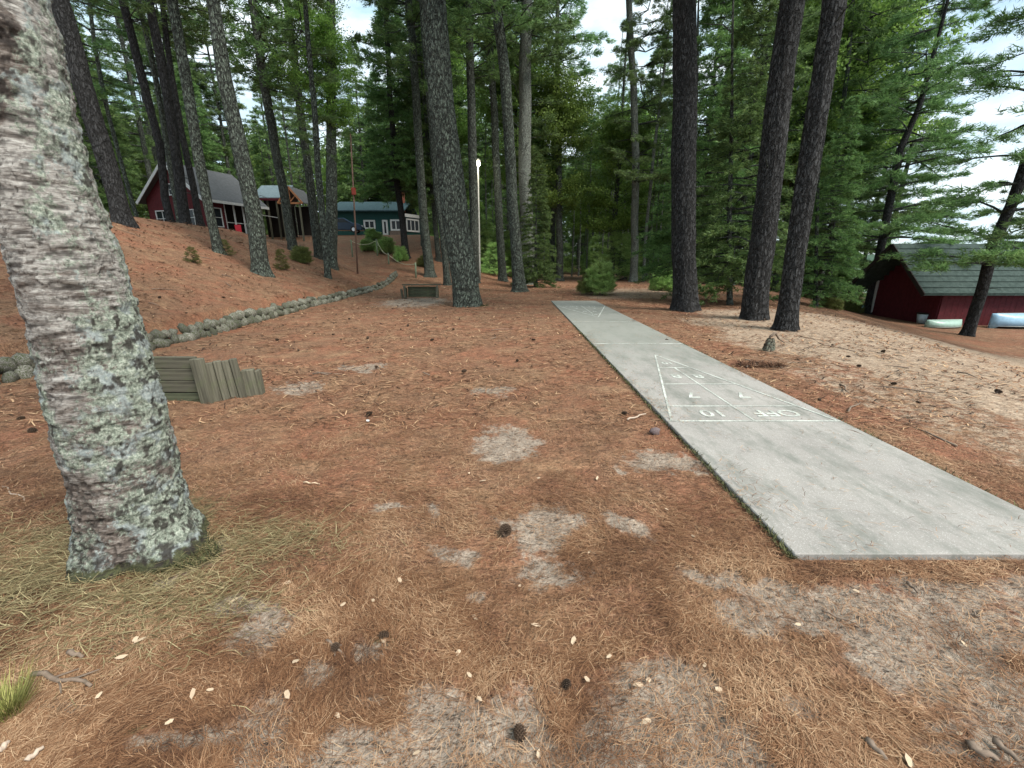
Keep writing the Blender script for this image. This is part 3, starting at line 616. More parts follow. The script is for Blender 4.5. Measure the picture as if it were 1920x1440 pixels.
T(0, 'pine_tree', 'short dark trunk in the gap left of the biggest scaly pine', M['bark_far'], [(822, 474), (816, 420), (808, 330)], [10, 9, 8], Y=37, H=16, crown='hem', cz=5, seed=18, nseg=18)
T(0, 'pine_tree', 'shaded pine partly behind the biggest scaly trunk, left of the lamp pole', M['bark_far'], [(889, 508), (889, 430), (886, 260), (882, 100), (880, 0)], [18, 17, 16, 15, 14], Y=30, crown='pine', cz=12, csc=.8, seed=19, nseg=24)
T(0, 'pine_tree', 'slim pine just right of the lit lamp pole', M[G], [(943, 527), (938, 440), (933, 340), (926, 200), (916, 30)], [16, 14, 14, 13, 12], crown='sparse', cz=13, csc=.8, seed=20, nseg=30)
T(0, 'pine_tree', 'straight light grey pine leaning left, third trunk to the right of the lamp', M[G], [(974, 547), (967, 450), (960, 365), (947, 150), (930, 0)], [24, 20, 20, 20, 19], crown='pine', cz=12, csc=.85, seed=21, nseg=50, dz=.1)
T(0, 'pine_tree', 'thick pale pine behind a small fir, its foot hidden by the fir branches', M['bark_pale'], [(990, 528), (990, 450), (985, 333), (984, 167), (988, 0)], [23, 23, 23, 23, 20], Y=31, crown='pine', cz=13, csc=.9, seed=22, nseg=40, dz=.12)
T(0, 'pine_tree', 'straight dark pine left of the young green bush with its crown lost in leaves', M['bark_far'], [(1049, 527), (1049, 470), (1048, 380), (1046, 200)], [15, 13, 12, 9], crown='broad', cz=4.2, csc=.95, seed=23, nseg=24, csxy=.9)
T(0, 'pine_tree', 'tall blue grey pine rising behind the young green bush', M['bark_pale'], [(1188, 528), (1190, 450), (1192, 300), (1188, 167), (1180, 0)], [15, 14, 14, 13, 12], crown='plate', cz=7, csc=.8, seed=24, nseg=24)
T(0, 'birch_tree', 'thin pale stem leaning right in front of the dark woods', M['bark_pale'], [(1207, 514), (1213, 420), (1224, 300), (1241, 167), (1254, 60)], [6, 6, 6, 5, 4], Y=34, H=20, seed=25, nseg=12, flare=.1, crown='sparse', cz=12, csc=.5)
T(0, 'pine_tree', 'dark limby pine with flat feathery branches left of the red boathouse', M[Dk], [(1632, 566), (1652, 460), (1687, 283), (1724, 200), (1752, 100)], [20, 17, 16, 12, 9], Y=27, crown='plate', cz=2.6, csc=.95, seed=26, nseg=30, H=20)
T(0, 'pine_tree', 'dark pine leaning hard right in front of the boathouse canoes', M[Dk], [(1817, 616), (1836, 560), (1862, 460), (1897, 383), (1925, 300)], [26, 26, 26, 26, 25], Y=19.5, crown='plate', cz=3.2, csc=.9, seed=27, nseg=40, dz=.1)
T(0, 'pine_tree', 'slim background pine right of the leaning pair with sky behind it', M['bark_far'], [(1556, 560), (1562, 420), (1572, 260), (1590, 120), (1600, 0)], [11, 10, 10, 9, 8], Y=30, crown='plate', cz=4, csc=.85, seed=28, nseg=20)
T(0, 'hemlock_tree', 'dense dark hemlock filling the gap between the upright pine and leaning pair', M['bark_far'], [(1365, 590), (1368, 400), (1372, 200)], [11, 9, 6], Y=17, H=12, crown='hem', cz=.9, csc=.72, seed=30, nseg=16)
T(0, 'hemlock_tree', 'dark hemlock standing directly behind the upright massive pine', M['bark_far'], [(1300, 560), (1302, 400), (1306, 200)], [10, 8, 6], Y=20, H=13, crown='hem', cz=1.2, csc=.8, seed=31, nseg=16)
T(0, 'hemlock_tree', 'drooping hemlock behind the nearest leaning pine', M['bark_far'], [(1530, 570), (1532, 420), (1536, 300)], [9, 7, 5], Y=19, H=8, crown='hem', cz=.5, csc=.5, seed=32, nseg=16)
T(0, 'fir_tree', 'small bushy fir in front of the pale pine, centre of the woods edge', M['bark_far'], [(1005, 530), (1005, 470), (1005, 400)], [6, 4, 2], Y=28, H=7.5, crown='hem', cz=.3, csc=.5, seed=33, nseg=12)

# ------------------------------------------------------------------ background forest
def clear(x, y):
    if y < 30 and x > -9: return False
    d = x*.9 - y*.35
    if d > 14.5: return False
    if 19 < x < 36 and 20 < y < 30: return False
    if -33 < x < -15 and 30 < y < 52: return False            # red cabin
    if -23 < x < -9 and 38 < y < 62: return False             # teal house
    if abs(x/y + .55) < .10 and y < 60: return False
    px = 960 + 800*x/(y*.96)
    if 640 < px < 790 and y < 58: return False
    if 240 < px < 580 and y < 46: return False
    return True
placed = []
rs = np.random.RandomState(5); tries = 0; nb_ = 0
while nb_ < 160 and tries < 30000:
    tries += 1
    y = 29 + 78*rs.rand()**.9; x = (rs.rand()*2.6 - 1.3)*y
    if not clear(x, y) or any((x-a)**2 + (y-b)**2 < (2.3+y*.012)**2 for a, b in placed): continue
    placed.append((x, y)); nb_ += 1
    px = 960 + 800*x/(y*.96); z = float(terr(x, y)); side = 'left' if px < 620 else ('centre' if px < 1260 else 'right')
    r = rs.rand()
    if side == 'centre' and r > .5 and rs.rand() < .35: r = .3
    if side == 'left': kind = 'pine' if r < .35 else ('sparse' if r < .6 else ('broad' if r < .8 else 'hem'))
    elif side == 'centre': kind = 'pine' if r < .25 else ('broad' if r < .5 else ('hem' if r < .82 else 'plate'))
    else: kind = 'plate' if r < .4 else ('pine' if r < .6 else ('hem' if r < .85 else 'broad'))
    nm = dict(pine='pine_tree', sparse='pine_tree', plate='pine_tree', hem='hemlock_tree', broad='broadleaf_tree')[kind]
    what = dict(pine='tall pine with a full needled crown', sparse='tall pine with ragged thin branches', plate='white pine with flat layered branches', hem='dark drooping hemlock', broad='leafy broadleaf tree')[kind]
    where = dict(left='in the woods behind the cabins', centre='in the woods beyond the court', right='in the woods behind the big dark pines')[side]
    root = empty(nm, (x, y, z - .1), rs.rand()*6.28); tag(root, what + ' ' + where, 'tree', nm.replace('_', ' ') + 's ' + where)
    s = .8 + .45*rs.rand()
    tr = link('trunk', FT[rs.randint(4)], None, root); tr.scale = (s*(.8+.5*rs.rand()),)*2 + (s*(.75 if kind in ('hem', 'broad') else 1.05),)
    if kind == 'hem': put_crown(root, 'hem', nb_, .6+rs.rand(), s*(.8+.6*rs.rand()), 0)
    elif kind == 'broad': put_crown(root, 'broad', nb_, 2.0+6*rs.rand(), s*1.0, 0)
    elif kind == 'plate': put_crown(root, 'plate', nb_, 2.5+5*rs.rand(), s*1.0, 0)
    else: put_crown(root, kind, nb_, 5+5*rs.rand(), s*1.05, 0, 1.0)
for (x, y, cz_, sc_, lb) in ((20.5, 33, 2.0, .95, 'white pine with layered branches just left of the boathouse ridge'), (28.5, 34, 2.2, 1.0, 'white pine rising behind the middle of the boathouse roof'), (37, 31, 2.0, .9, 'white pine behind the right end of the boathouse roof'), (17.8, 12.0, 4.2, .8, 'pine outside the right edge whose branches reach into the picture'), (25, 40, 1.5, .9, 'lakeside pine between the leaning pair and the boathouse')):
    z = float(terr(x, y)); root = empty('pine_tree', (x, y, z-.1), x); tag(root, lb, 'tree')
    tr = link('trunk', FT[int(x) % 4], None, root); tr.scale = (1, 1, .85); put_crown(root, 'plate', int(y), cz_, sc_, 0)
# thin pale stems in front of the dark woods
for i, (px, py, Yd) in enumerate([(1072, 512, 44), (1085, 512, 47), (1100, 510, 42), (1128, 508, 50), (1136, 508, 44), (1142, 510, 46), (1150, 510, 52), (1164, 510, 48), (1172, 512, 43), (1212, 516, 40), (1222, 518, 38), (1232, 512, 46), (1096, 509, 55), (1120, 509, 58), (1178, 510, 56), (1318, 520, 40), (1330, 520, 44), (1345, 520, 38), (860, 500, 44), (912, 505, 45), (925, 505, 50), (1020, 512, 48), (1033, 510, 52)]):
    p = at(px, py, Yd); z = float(terr(p.x, p.y)); root = empty('slender_tree', (p.x, p.y, z), i*1.3)
    tag(root, 'thin pale bare stem among the shaded woods beyond the court', 'tree', 'thin pale stems beyond the court')
    tr = link('trunk', FTP, None, root); s = .8 + .1*(i % 5); tr.scale = (s, s, .9 + .05*(i % 4))
    put_crown(root, 'sparse', i, 8, .45, i)
# understory shrubs / saplings along the woods edge
for i in range(70):
    for _ in range(60):
        y = 34 + 45*rs.rand(); x = (-.35 + 1.25*rs.rand())*y
        px = 960 + 800*x/(y*.96)
        if (clear(x, y) or x*.9-y*.35 < 15) and not (640 < px < 860) and y > 33: break
    z = float(terr(x, y)); root = empty('sapling', (x, y, z), rs.rand()*6); k = ['hem', 'broad', 'young'][i % 3]
    tag(root, dict(hem='low dark fir sapling at the foot of the woods', broad='leafy green sapling at the foot of the woods', young='young light green pine at the foot of the woods')[k], 'sapling', 'saplings at the foot of the woods')
    s = {'hem': .26, 'broad': .26, 'young': 1.1}[k]*(.7+.7*rs.rand()); put_crown(root, k, i, -.3 if k != 'young' else .05, s, 0, 1.3)
# far-off woods closing the horizon
nfar = 90000; a = R(-62) + R(100)*rng.random(nfar); rr_ = 112 + 16*rng.random(nfar)
xx, yy = rr_*np.sin(a), rr_*np.cos(a); dd = xx*.9 - yy*.35
hmax = 17 + 12*fbm(a*14, 0*a, 0, 44, 3); zz = terr(xx, yy) + hmax*rng.random(nfar)**.9
keep = dd < 16; xx, yy, zz = xx[keep], yy[keep], zz[keep]
Vf, tf = needle_tris(np.stack([xx, yy, zz], 1), np.tile([0, 0, .1], (len(xx), 1)), 3, .9, .32, 1.0, np.random.RandomState(3))
o = link('distant_woods', mesh('distant_woods', Vf, np.arange(len(Vf)).reshape(-1, 3), M['hemlock'], False, dict(tone=tf)))
tag(o, 'far-off dense woods closing the view behind the trees', 'woods', kind='stuff')
# needle-covered banks: extra tree behind the camera are out of the picture

# ------------------------------------------------------------------ birch, foreground left
def birch():
    bp = gp(262, 1046); Yb = bp.y + .10
    z0 = float(terr(bp.x, Yb))
    ctr = [(270, 1040), (236, 890), (196, 740), (158, 600), (108, 440), (60, 300), (16, 130), (-18, 0)]
    wds = [212, 214, 218, 210, 212, 218, 226, 234]
    P = [at(a_, b_, Yb) for a_, b_ in ctr]; Rd = [w_/2*zc(p)/FPX for p, w_ in zip(P, wds)]
    P[0].z = z0
    sl_ = (P[-1]-P[2])/(P[-1].z-P[2].z)
    for k in (1.5, 4.0, 8.0): P.append(P[7] + sl_*k); Rd.append(Rd[7]*(1-.085*k))
    root = empty('birch_tree', (P[0].x, Yb, z0)); tag(root, 'old birch with peeling grey bark and green lichen, leaning left in the foreground', 'tree')
    b = Vector((P[0].x, Yb, z0)); pz = np.array([p.z-b.z for p in P]); px_ = np.array([p.x-b.x for p in P])
    zz = np.concatenate([np.arange(-.25, 3.2, .0085), np.arange(3.2, 10, .08)]); ns = 300
    cx = np.interp(zz, pz, px_); cx = np.where(zz < 0, cx, cx); rr = np.interp(zz, pz, Rd)
    ker = np.ones(41)/41; 
    def sm(a_): q = np.pad(a_, 20, mode='edge'); return np.convolve(q, ker, 'valid')
    cx, rr = sm(cx), sm(rr)
    th = np.linspace(0, 2*np.pi, ns, endpoint=False); Tt, Z = np.meshgrid(th, zz); Rr = np.repeat(rr[:, None]*.71, ns, 1)
    h = np.clip(Z+.03, 0, None); lob = 1 + .5*np.cos(3*Tt+.4) + .3*np.cos(5*Tt+2) + .15*np.cos(9*Tt)
    Rr = Rr*(1 + .30*np.exp(-h/.13)*lob*(1+.45*np.cos(Tt+.3)) + .16*np.exp(-h/.10)*(np.cos(Tt+.2) > 0)*np.cos(Tt+.2)**2 + .08*np.exp(-h/.5))
    c, s = np.cos(Tt), np.sin(Tt); qx, qy = c*.27, s*.27
    low = 1 - ss(.25, .8, Z)
    peel = fbm(qx*6, qy*6, Z*34, 61, 4); fold = np.abs(fbm(qx*9, qy*9, Z*14, 65, 4)-.5)*2
    lich = fbm(qx*7, qy*7, Z*6, 67, 4) + .16*(c > .2)*ss(.2, .9, c)*1.2 + .20*ss(.5, 1.0, -c)*ss(.3, .6, 1.6-Z) - .06*ss(1.2, 2.2, Z) + .13*low - .10
    fine = fbm(qx*90, qy*90, Z*90, 69, 3)
    lm = ss(.52, .60, lich)
    disp = (peel-.5)*.016*(1-low*.6) + (fine-.5)*.014*lm + lm*.005 + (fbm(qx*22, qy*22, Z*22, 71, 3)-.5)*.020*(.4+low) + (fbm(qx*3.5, qy*3.5, Z*2.5, 73, 3)-.5)*.05
    crk = ss(.0, .10, fold); cm = (1-crk)*low
    vcr = np.abs(fbm(Tt*4.2, Tt*0, Z*1.3, 77, 3)-.5)*2; vm = (1-ss(0, .05, vcr))*(1-ss(.3, .8, Z))*.35
    disp -= .018*np.maximum(cm*.6, vm)
    # old dark scar
    sp = at(92, 165, Yb) - b; sc_th = -.95
    dth = np.abs((Tt - sc_th + np.pi) % (2*np.pi) - np.pi)
    scar = np.clip(1 - np.hypot(dth/.75, (Z - sp.z + .12*np.sin(Tt*3))/.20), 0, 1) + .25*(fbm(qx*20, qy*20, Z*20, 81, 3)-.5)
    scm = ss(.1, .4, scar); disp += scm*(fbm(qx*30, qy*30, Z*40, 83, 3)-.35)*.04
    lay = fbm(qx*5, qy*5, Z*19, 95, 4); lay2 = fbm(qx*11, qy*11, Z*44, 97, 3)
    disp += .007*ss(.485, .505, lay) + .004*ss(.49, .51, lay2)
    eg = np.maximum(np.exp(-((lay-.482)/.012)**2)*.8, np.exp(-((lay2-.485)/.016)**2)*.55)*(1-.7*lm)
    Rr = Rr + disp
    dark = np.clip(.08 + .35*fbm(qx*4, qy*4, Z*3, 85, 3) - .1 + scm*1.2 + .22*low + .12*ss(.4, 1.3, Z)*(1-ss(1.3, 1.7, Z)), 0, 1)
    dark = np.clip(dark + .20*(1-ss(.485, .505, lay)) - .30*ss(.8, 1.5, Z)*(1-scm), 0, 1)
    V = np.stack([cx[:, None] + Rr*c, Rr*s, Z], -1).reshape(-1, 3)
    n = len(zz); I_ = np.arange(n*ns).reshape(n, ns); J = np.roll(I_, -1, 1)
    Fq = np.stack([I_[:-1], J[:-1], J[1:], I_[1:]], -1).reshape(-1, 4)
    moss = (1-ss(.0, .16, Z))*.8
    crack = np.clip(vm + cm*.5 + scm*.95*(1-ss(.42, .55, fbm(qx*26, qy*26, Z*45, 87, 3))), 0, 1)
    crack = np.maximum(crack, .8*(1-ss(.32, .39, peel))*(1-lm)); crack = np.maximum(crack, .9*(1-ss(.36, .43, fbm(qx*30, qy*30, Z*28, 91, 4)))*lm); crack = np.maximum(crack, .85*(1-ss(.34, .42, fbm(qx*45, qy*45, Z*60, 89, 3)))*(.45+.55*low))
    crack = np.maximum(crack, eg)
    me = mesh('trunk', V, Fq, M['birch'], True, dict(lichen=np.clip(lich, 0, 1).ravel(), dark=dark.ravel(), moss=moss.ravel(), crack=crack.ravel()))
    link('trunk', me, None, root)
    put_crown(root, 'broad', 1, 7.5, .8, 0, 1.0, (float(cx[-1])*.9, 0))
    return b
bb = birch()

# ------------------------------------------------------------------ stone wall
import bmesh
def stone_meshes(n, seed, sub=2):
    out_ = []
    for i in range(n):
        bm = bmesh.new(); bmesh.ops.create_icosphere(bm, subdivisions=sub, radius=1)
        rs_ = np.random.RandomState(seed+i); s = .8 + .4*rs_.rand(3)
        co = np.array([v.co[:] for v in bm.verts]); nn = fbm(co[:, 0]*1.6+i*7, co[:, 1]*1.6, co[:, 2]*1.6, seed, 2) - .5
        co = co*(1 + 1.0*nn[:, None]); co = np.sign(co)*np.abs(co)**.8*s; co = co + .10*(fbm(co*3.1+i, co[:, [1, 2, 0]]*3.1, co[:, [2, 0, 1]]*3.1, seed+5, 2) - .5)
        for v, c_ in zip(bm.verts, co): v.co = c_
        me = bpy.data.meshes.new('stone'); bm.to_mesh(me); bm.free(); me.materials.append(M['stone'])
        me.polygons.foreach_set('use_smooth', np.ones(len(me.polygons), bool)); out_.append(me)
    return out_
SM = stone_meshes(10, 100, 2)
wall = empty('stone_wall', (-7, 7, 0)); tag(wall, 'long low retaining wall of round mossy fieldstones along the foot of the needle slope', 'wall')
cnt = 0; y = 4.6; rs = np.random.RandomState(12)
while y < 30.5 and cnt < 290:
    sz = .105 + .05*rs.rand()
    for row in range(2):
        if row == 1 and (rs.rand() < .12): continue
        yy = y + row*.08; r_ = sz*(1.0 if row == 0 else .85)*(.85+.3*rs.rand())
        x = float(wallx(yy)) + .03 - row*.07 + rs.normal(0, .025); z0 = float(terr(float(wallx(yy))+.25, yy))
        o = link('stone', SM[rs.randint(10)], None, wall); o.scale = (r_*(.8+.3*rs.rand()), r_*(.75+.35*rs.rand()), r_*(.75+.3*rs.rand()))
        o.rotation_euler = (rs.rand()*.6, rs.rand()*.6, rs.rand()*6.28); o.location = (x+7, yy-7, z0 + r_*.35 + row*.17 + rs.normal(0, .01)); cnt += 1
    y += sz*1.6

# ------------------------------------------------------------------ horseshoe backstops
def board(p, d, name, mat, parent, tilt=(0, 0, 0)):
    mb = MB(); M3 = Matrix.Rotation(tilt[2], 3, 'Z') @ Matrix.Rotation(tilt[1], 3, 'Y') @ Matrix.Rotation(tilt[0], 3, 'X')
    mb.box((0, 0, 0), d); o = mb.build(name, mat, parent, bevel=.006); o.location = p; o.rotation_euler = M3.to_euler(); return o
p = gp(385, 752)
nb1 = empty('horseshoe_backstop', p); tag(nb1, 'near weathered plank backstop partly hidden behind the birch trunk', 'backstop')
for k, hgt in enumerate((.13, .15, .16, .14)):
    board((-.98, rs.normal(0, .004), .07 + .148*k - .03), (1.95, .05, hgt if hgt < .145 else .142), 'plank', M['plank'] if k > 0 else M['plank_dark'], nb1, (0, rs.normal(0, .003), 0))
board((.05, -.045, .25), (.13, .08, .58), 'post', M['plank_v'], nb1, (0, -.05, 0))
for k in range(4):
    board((.135 + .078*k, .02 + .035*k, .225 + .006*k), (.082, .05 + .012*(k % 2), .50 + .02*(k % 2)), 'upright_board', M['plank_v'], nb1, (0, -.055 - .01*k, .5))
board((.45, .22, .16), (.14, .09, .36), 'post_stub', M['plank_v'], nb1, (0, -.05, .3))
board((.53, .28, .15), (.05, .12, .34), 'post_stub', M['plank_v'], nb1, (0, -.03, .2))
board((-1.0, .30, .17), (1.7, .05, .2), 'brace_board', M['plank_dark'], nb1)
p = gp(790, 560)
nb2 = empty('horseshoe_backstop', p); tag(nb2, 'far wooden backstop with a top rail standing left of the big scaly pine', 'backstop')
for k in range(3): board((0, .3, .13 + .155*k), (1.30, .05, .15), 'plank', M['plank_dark'], nb2)
board((0, .22, .60), (1.72, .22, .05), 'top_rail', M['plank'], nb2)
for sx in (-1, 1):
    board((sx*.72, .0, .27), (.09, .09, .60), 'post', M['plank_v'], nb2, (0, sx*.04, 0)); board((sx*.72, .18, .25), (.05, .34, .42), 'side_board', M['plank_dark'], nb2)
board((-.88, .1, .20), (.09, .09, .45), 'post_stub', M['plank_v'], nb2, (0, -.1, 0))
st_ = empty('horseshoe_stake', gp(791, 556)); tag(st_, 'thin pale stake in the dirt in front of the far backstop', 'stake'); MB().tube([(0, 0, -.1), (.01, 0, .33)], [.014, .014], 8).build('rod', M['galv'], st_, True)

# ------------------------------------------------------------------ buildings
def window(parent, a, b, z0, z1, out_, nx_=2, ny_=1, fr=.07, name='window', glass='glass'):
    """a,b: 2D ends of the window on the wall, out_: outward unit normal"""
    a = Vector((*a, 0)); b = Vector((*b, 0)); n_ = Vector((*out_, 0)).normalized(); d = (b-a); L = d.length; d.normalize()
    f = MB(); off = n_*.05
    for k in range(nx_+1):
        q = a + d*(L*k/nx_) + off; wdt = fr if k in (0, nx_) else fr*.6
        f.bar(q + Vector((0, 0, z0)), q + Vector((0, 0, z1)), wdt, .06)
    for k in range(ny_+1):
        z = z0 + (z1-z0)*k/ny_; f.bar(a + off*1.2 + Vector((0, 0, z)) - d*fr/2, b + off*1.2 + Vector((0, 0, z)) + d*fr/2, .06, fr if k in (0, ny_) else fr*.6)
    fo = f.build(name, M['white'], parent)
    g = MB(); o1 = n_*.02
    g.quad(a+o1+Vector((0, 0, z0)), b+o1+Vector((0, 0, z0)), b+o1+Vector((0, 0, z1)), a+o1+Vector((0, 0, z1))).build('pane', M[glass], fo)
    return fo
def siding(parent, a, b, z0, z1, out_, mat, pitch=.2, holes=()):
    """lapped horizontal boards, each a box; joined as wall"""
    mb = MB(); a = Vector((*a, 0)); b = Vector((*b, 0)); n_ = Vector((*out_, 0)).normalized(); z = z0
    while z < z1 - .01:
        h = min(pitch, z1-z); q = n_*-.03
        mb.bar(a+q+Vector((0, 0, z+h/2)), b+q+Vector((0, 0, z+h/2)), .06, h-.012); z += pitch
    mb.box((a+b)/2 + n_*-.06 + Vector((0, 0, (z0+z1)/2)), ((b-a).length, .05, z1-z0-.02), M=Matrix.Rotation(math.atan2((b-a).y, (b-a).x), 3, 'Z'))
    return mb.build('wall', mat, parent)
# red cabin on the hill
FZ = 3.75
P0 = Vector((-24.0, 36.0)); Dd = Vector((.30, .954)).normalized(); A_ = Vector((-Dd.y, Dd.x)); Wc, Lc = 6.4, 5.2
EZ, RZ = 6.45, 8.95
cab = empty('red_cabin', (P0.x, P0.y, FZ)); tag(cab, 'dark red gabled cabin with grey shingle roof on top of the slope', 'cabin')
def L3(u, v, z): q = A_*u + Dd*v; return Vector((q.x, q.y, z - FZ))     # u to the left along the gable, v back along the ridge
F1 = -Dd; S1 = -A_
siding(cab, (0, 0), tuple(A_*Wc), -.3, EZ-FZ, tuple(F1), M['red'])
MB().prism([L3(.0, 0, EZ), L3(Wc, 0, EZ), L3(Wc/2, 0, RZ-.12)], (Dd.x*.15, Dd.y*.15, 0)).build('gable', M['red'], cab)
siding(cab, tuple(A_*Wc), tuple(A_*Wc + Dd*Lc), -.3, EZ-FZ, tuple(A_), M['red'])
siding(cab, tuple(Dd*0.0), tuple(Dd*1.6), -.3, EZ-FZ, tuple(S1), M['red'])
siding(cab, tuple(Dd*Lc), tuple(A_*Wc + Dd*Lc), -.3, EZ-FZ, tuple(Dd), M['red'])
ov = .45
sl2 = (RZ-EZ)/(Wc/2)
for sgn in (0, 1):
    e = -ov if sgn == 0 else Wc+ov; ez = EZ - ov*sl2
    q = [L3(e, -ov, ez), L3(Wc/2, -ov, RZ), L3(Wc/2, Lc+ov, RZ), L3(e, Lc+ov, ez)]
    MB().prism(q, (0, 0, .10)).build('roof', M['roofgrey'], cab)
    for vv in (-ov-.03,):
        MB().bar(L3(e, vv, ez-.02), L3(Wc/2, vv, RZ-.02), .05, .22).build('barge_board', M['white'], cab)
MB().bar(L3(-ov-.02, -ov, EZ-ov*sl2+.0), L3(-ov-.02, Lc+ov, EZ-ov*sl2+.0), .05, .2).build('fascia', M['white'], cab)
def gw(u0, u1): return tuple(A_*u0), tuple(A_*u1)
window(cab, *gw(Wc-.9, Wc-2.35), .55, 1.75, tuple(F1), 2, 2)
window(cab, *gw(1.9, .8), .55, 1.75, tuple(F1), 2, 2); window(cab, *gw(Wc/2+.35, Wc/2-.35), 2.9, 3.7, tuple(F1), 1, 2)
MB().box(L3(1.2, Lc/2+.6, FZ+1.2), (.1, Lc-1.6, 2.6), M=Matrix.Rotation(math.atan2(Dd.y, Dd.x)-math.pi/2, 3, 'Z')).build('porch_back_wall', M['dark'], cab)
for k in range(5): 
    q = L3(.05, 1.6 + k*.88, FZ); MB().bar(q, q + Vector((0, 0, EZ-FZ-.1)), .1).build('porch_post', M['white'], cab)
MB().bar(L3(.06, 1.5, FZ+.9), L3(.06, Lc, FZ+.9), .05).build('porch_rail', M['white'], cab)
MB().box(L3(.7, Lc/2+.8, FZ-.1), (1.5, Lc-1.4, .2), M=Matrix.Rotation(math.atan2(Dd.y, Dd.x)-math.pi/2, 3, 'Z')).build('porch_floor', M['plank'], cab)
window(cab, tuple(Dd*.35), tuple(Dd*1.2), .5, 1.9, tuple(S1), 1, 2)
# annex and timber porch
def box_at(pl, Yv, name, mat, dep, parent, base): pass
ax0 = at(478, 425, 43); ax1 = at(562, 425, 43)
anx = empty('cabin_annex', (ax0.x, 43, 4.0)); tag(anx, 'low blue grey roofed annex with an orange timber gable porch, right of the red cabin', 'cabin')
def q3(px, py, Yv=43): r_ = at(px, py, Yv); return r_ - Vector((ax0.x, 43, 4.0))
rl, rr2 = q3(470, 372), q3(532, 374)
MB().prism([rl + Vector((0, 0, 0)), Vector((rr2.x, 0, rl.z)), Vector((rr2.x, 2.2, rl.z+1.35)), Vector((rl.x, 2.2, rl.z+1.35))], (0, 0, .1)).build('roof', M['roofblue'], anx)
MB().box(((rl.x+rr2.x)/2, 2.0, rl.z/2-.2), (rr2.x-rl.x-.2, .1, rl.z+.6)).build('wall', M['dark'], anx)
MB().bar(rl + Vector((0, -.03, -.08)), Vector((rr2.x, -.03, rl.z-.08)), .06, .2).build('fascia', M['red2'], anx)
for px in (486, 500, 517): q = q3(px, 380); MB().bar((q.x, .15, -.5), (q.x, .15, rl.z), .13).build('post', M['plank_v'], anx)
MB().bar(q3(484, 402)+Vector((0, .1, 0)), q3(520, 408)+Vector((0, .1, 0)), .06).build('handrail', M['white'], anx)
g0, g1, ga = q3(532, 382), q3(574, 384), q3(546, 353)
gz0 = (g0.z+g1.z)/2; gm = (g0.x+g1.x)/2; az_ = ga.z
for a_, nme in ((g0.x-.1, 'roof'), (g1.x+.1, 'roof')):
    MB().prism([(a_, -.9, gz0), (gm, -.9, az_), (gm, 2.2, az_), (a_, 2.2, gz0)], (0, 0, .09)).build('porch_roof', M['roofgrey'], anx)
    MB().bar((a_, -.92, gz0-.03), (gm, -.92, az_-.03), .08, .16).build('rafter', M['timber'], anx)
MB().bar((g0.x, -.85, gz0), (g1.x, -.85, gz0), .12, .16).build('tie_beam', M['timber'], anx)
MB().bar((gm, -.86, gz0), (gm, -.86, az_-.1), .10).build('king_post', M['timber'], anx)
for s_ in (-1, 1): MB().bar((gm, -.84, gz0+.1), (gm + s_*(g1.x-g0.x)*.24, -.84, gz0+(az_-gz0)*.45), .08).build('strut', M['timber'], anx)
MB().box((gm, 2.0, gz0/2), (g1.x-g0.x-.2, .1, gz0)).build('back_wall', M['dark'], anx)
for x_ in (g0.x+.2, g1.x-.25): MB().bar((x_, -.8, -.8), (x_, -.8, gz0), .13).build('porch_post', M['plank_v'], anx)
# teal house
YH = 52.0
h0, h1 = at(628, 437, YH), at(757, 437, YH)
HZ = h0.z - .4
hs = empty('teal_house', (h0.x, YH, HZ)); tag(hs, 'low teal house with white framed windows and a brick chimney above the bank', 'house')
def q4(px, py, dy=0): return at(px, py, YH) - Vector((h0.x, YH, HZ)) + Vector((0, dy, 0))
wz = q4(640, 396).z; Wd = h1.x-h0.x
bz = q4(740, 432).z
siding(hs, (0, 0), (Wd, 0), -1.0, wz, (0, -1), M['teal'], .22)
siding(hs, (0, 0), (0, 7), -1.0, wz, (-1, 0), M['teal'], .22)
MB().prism([(-.4, -.4, wz-.05), (Wd+.3, -.4, wz-.05), (Wd+.3, 3.5, wz+1.3), (-.4, 3.5, wz+1.3)], (0, 0, .12)).build('roof', M['rooft'], hs)
MB().prism([(-.4, 7.4, wz-.05), (Wd+.3, 7.4, wz-.05), (Wd+.3, 3.5, wz+1.3), (-.4, 3.5, wz+1.3)], (0, 0, .12)).build('roof', M['rooft'], hs)
def hw_(pa, pb, ya, yb, nx_=2, ny_=1, fr=.13):
    a_, b_ = q4(pa, ya), q4(pb, yb); return window(hs, (a_.x, 0), (b_.x, 0), b_.z, a_.z, (0, -1), nx_, ny_, fr)
hw_(683, 703, 414, 428, 2, 1, .17); hw_(733, 752, 413, 431, 2, 1, .17); hw_(638, 646, 413, 424, 1, 1, .15)
d0, d1 = q4(718, 414), q4(727, 439)
window(hs, (d0.x, 0), (d1.x, 0), d1.z, d0.z, (0, -1), 1, 1, .18, 'door')
MB().box(((d1.x+Wd)/2+.1, -.04, bz/2-.8), (Wd-d1.x-.3, .1, bz+1.5)).build('foundation', M['foundation'], hs)
wx1 = q4(777, 400).x
MB().prism([(Wd+.1, .3, -1), (wx1, 2.5, -1), (wx1, 6.5, -1), (Wd+.1, 6.5, -1)], (0, 0, q4(760, 402).z+.9)).build('wing_wall', M['teal'], hs)
wa, wb = Vector((Wd+.12, .25, 0)), Vector((wx1, 2.45, 0)); wn = Vector((wb.y-wa.y, -(wb.x-wa.x), 0)).normalized()
window(hs, (wa+(wb-wa)*.12)[:2], (wa+(wb-wa)*.92)[:2], bz, q4(765, 410).z, wn[:2], 3, 1, .16)
MB().bar(wa+Vector((0, 0, q4(760, 403).z)) + wn*.1, wb+Vector((0, 0, q4(760, 403).z)) + wn*.1, .1, .35).build('fascia', M['white'], hs)
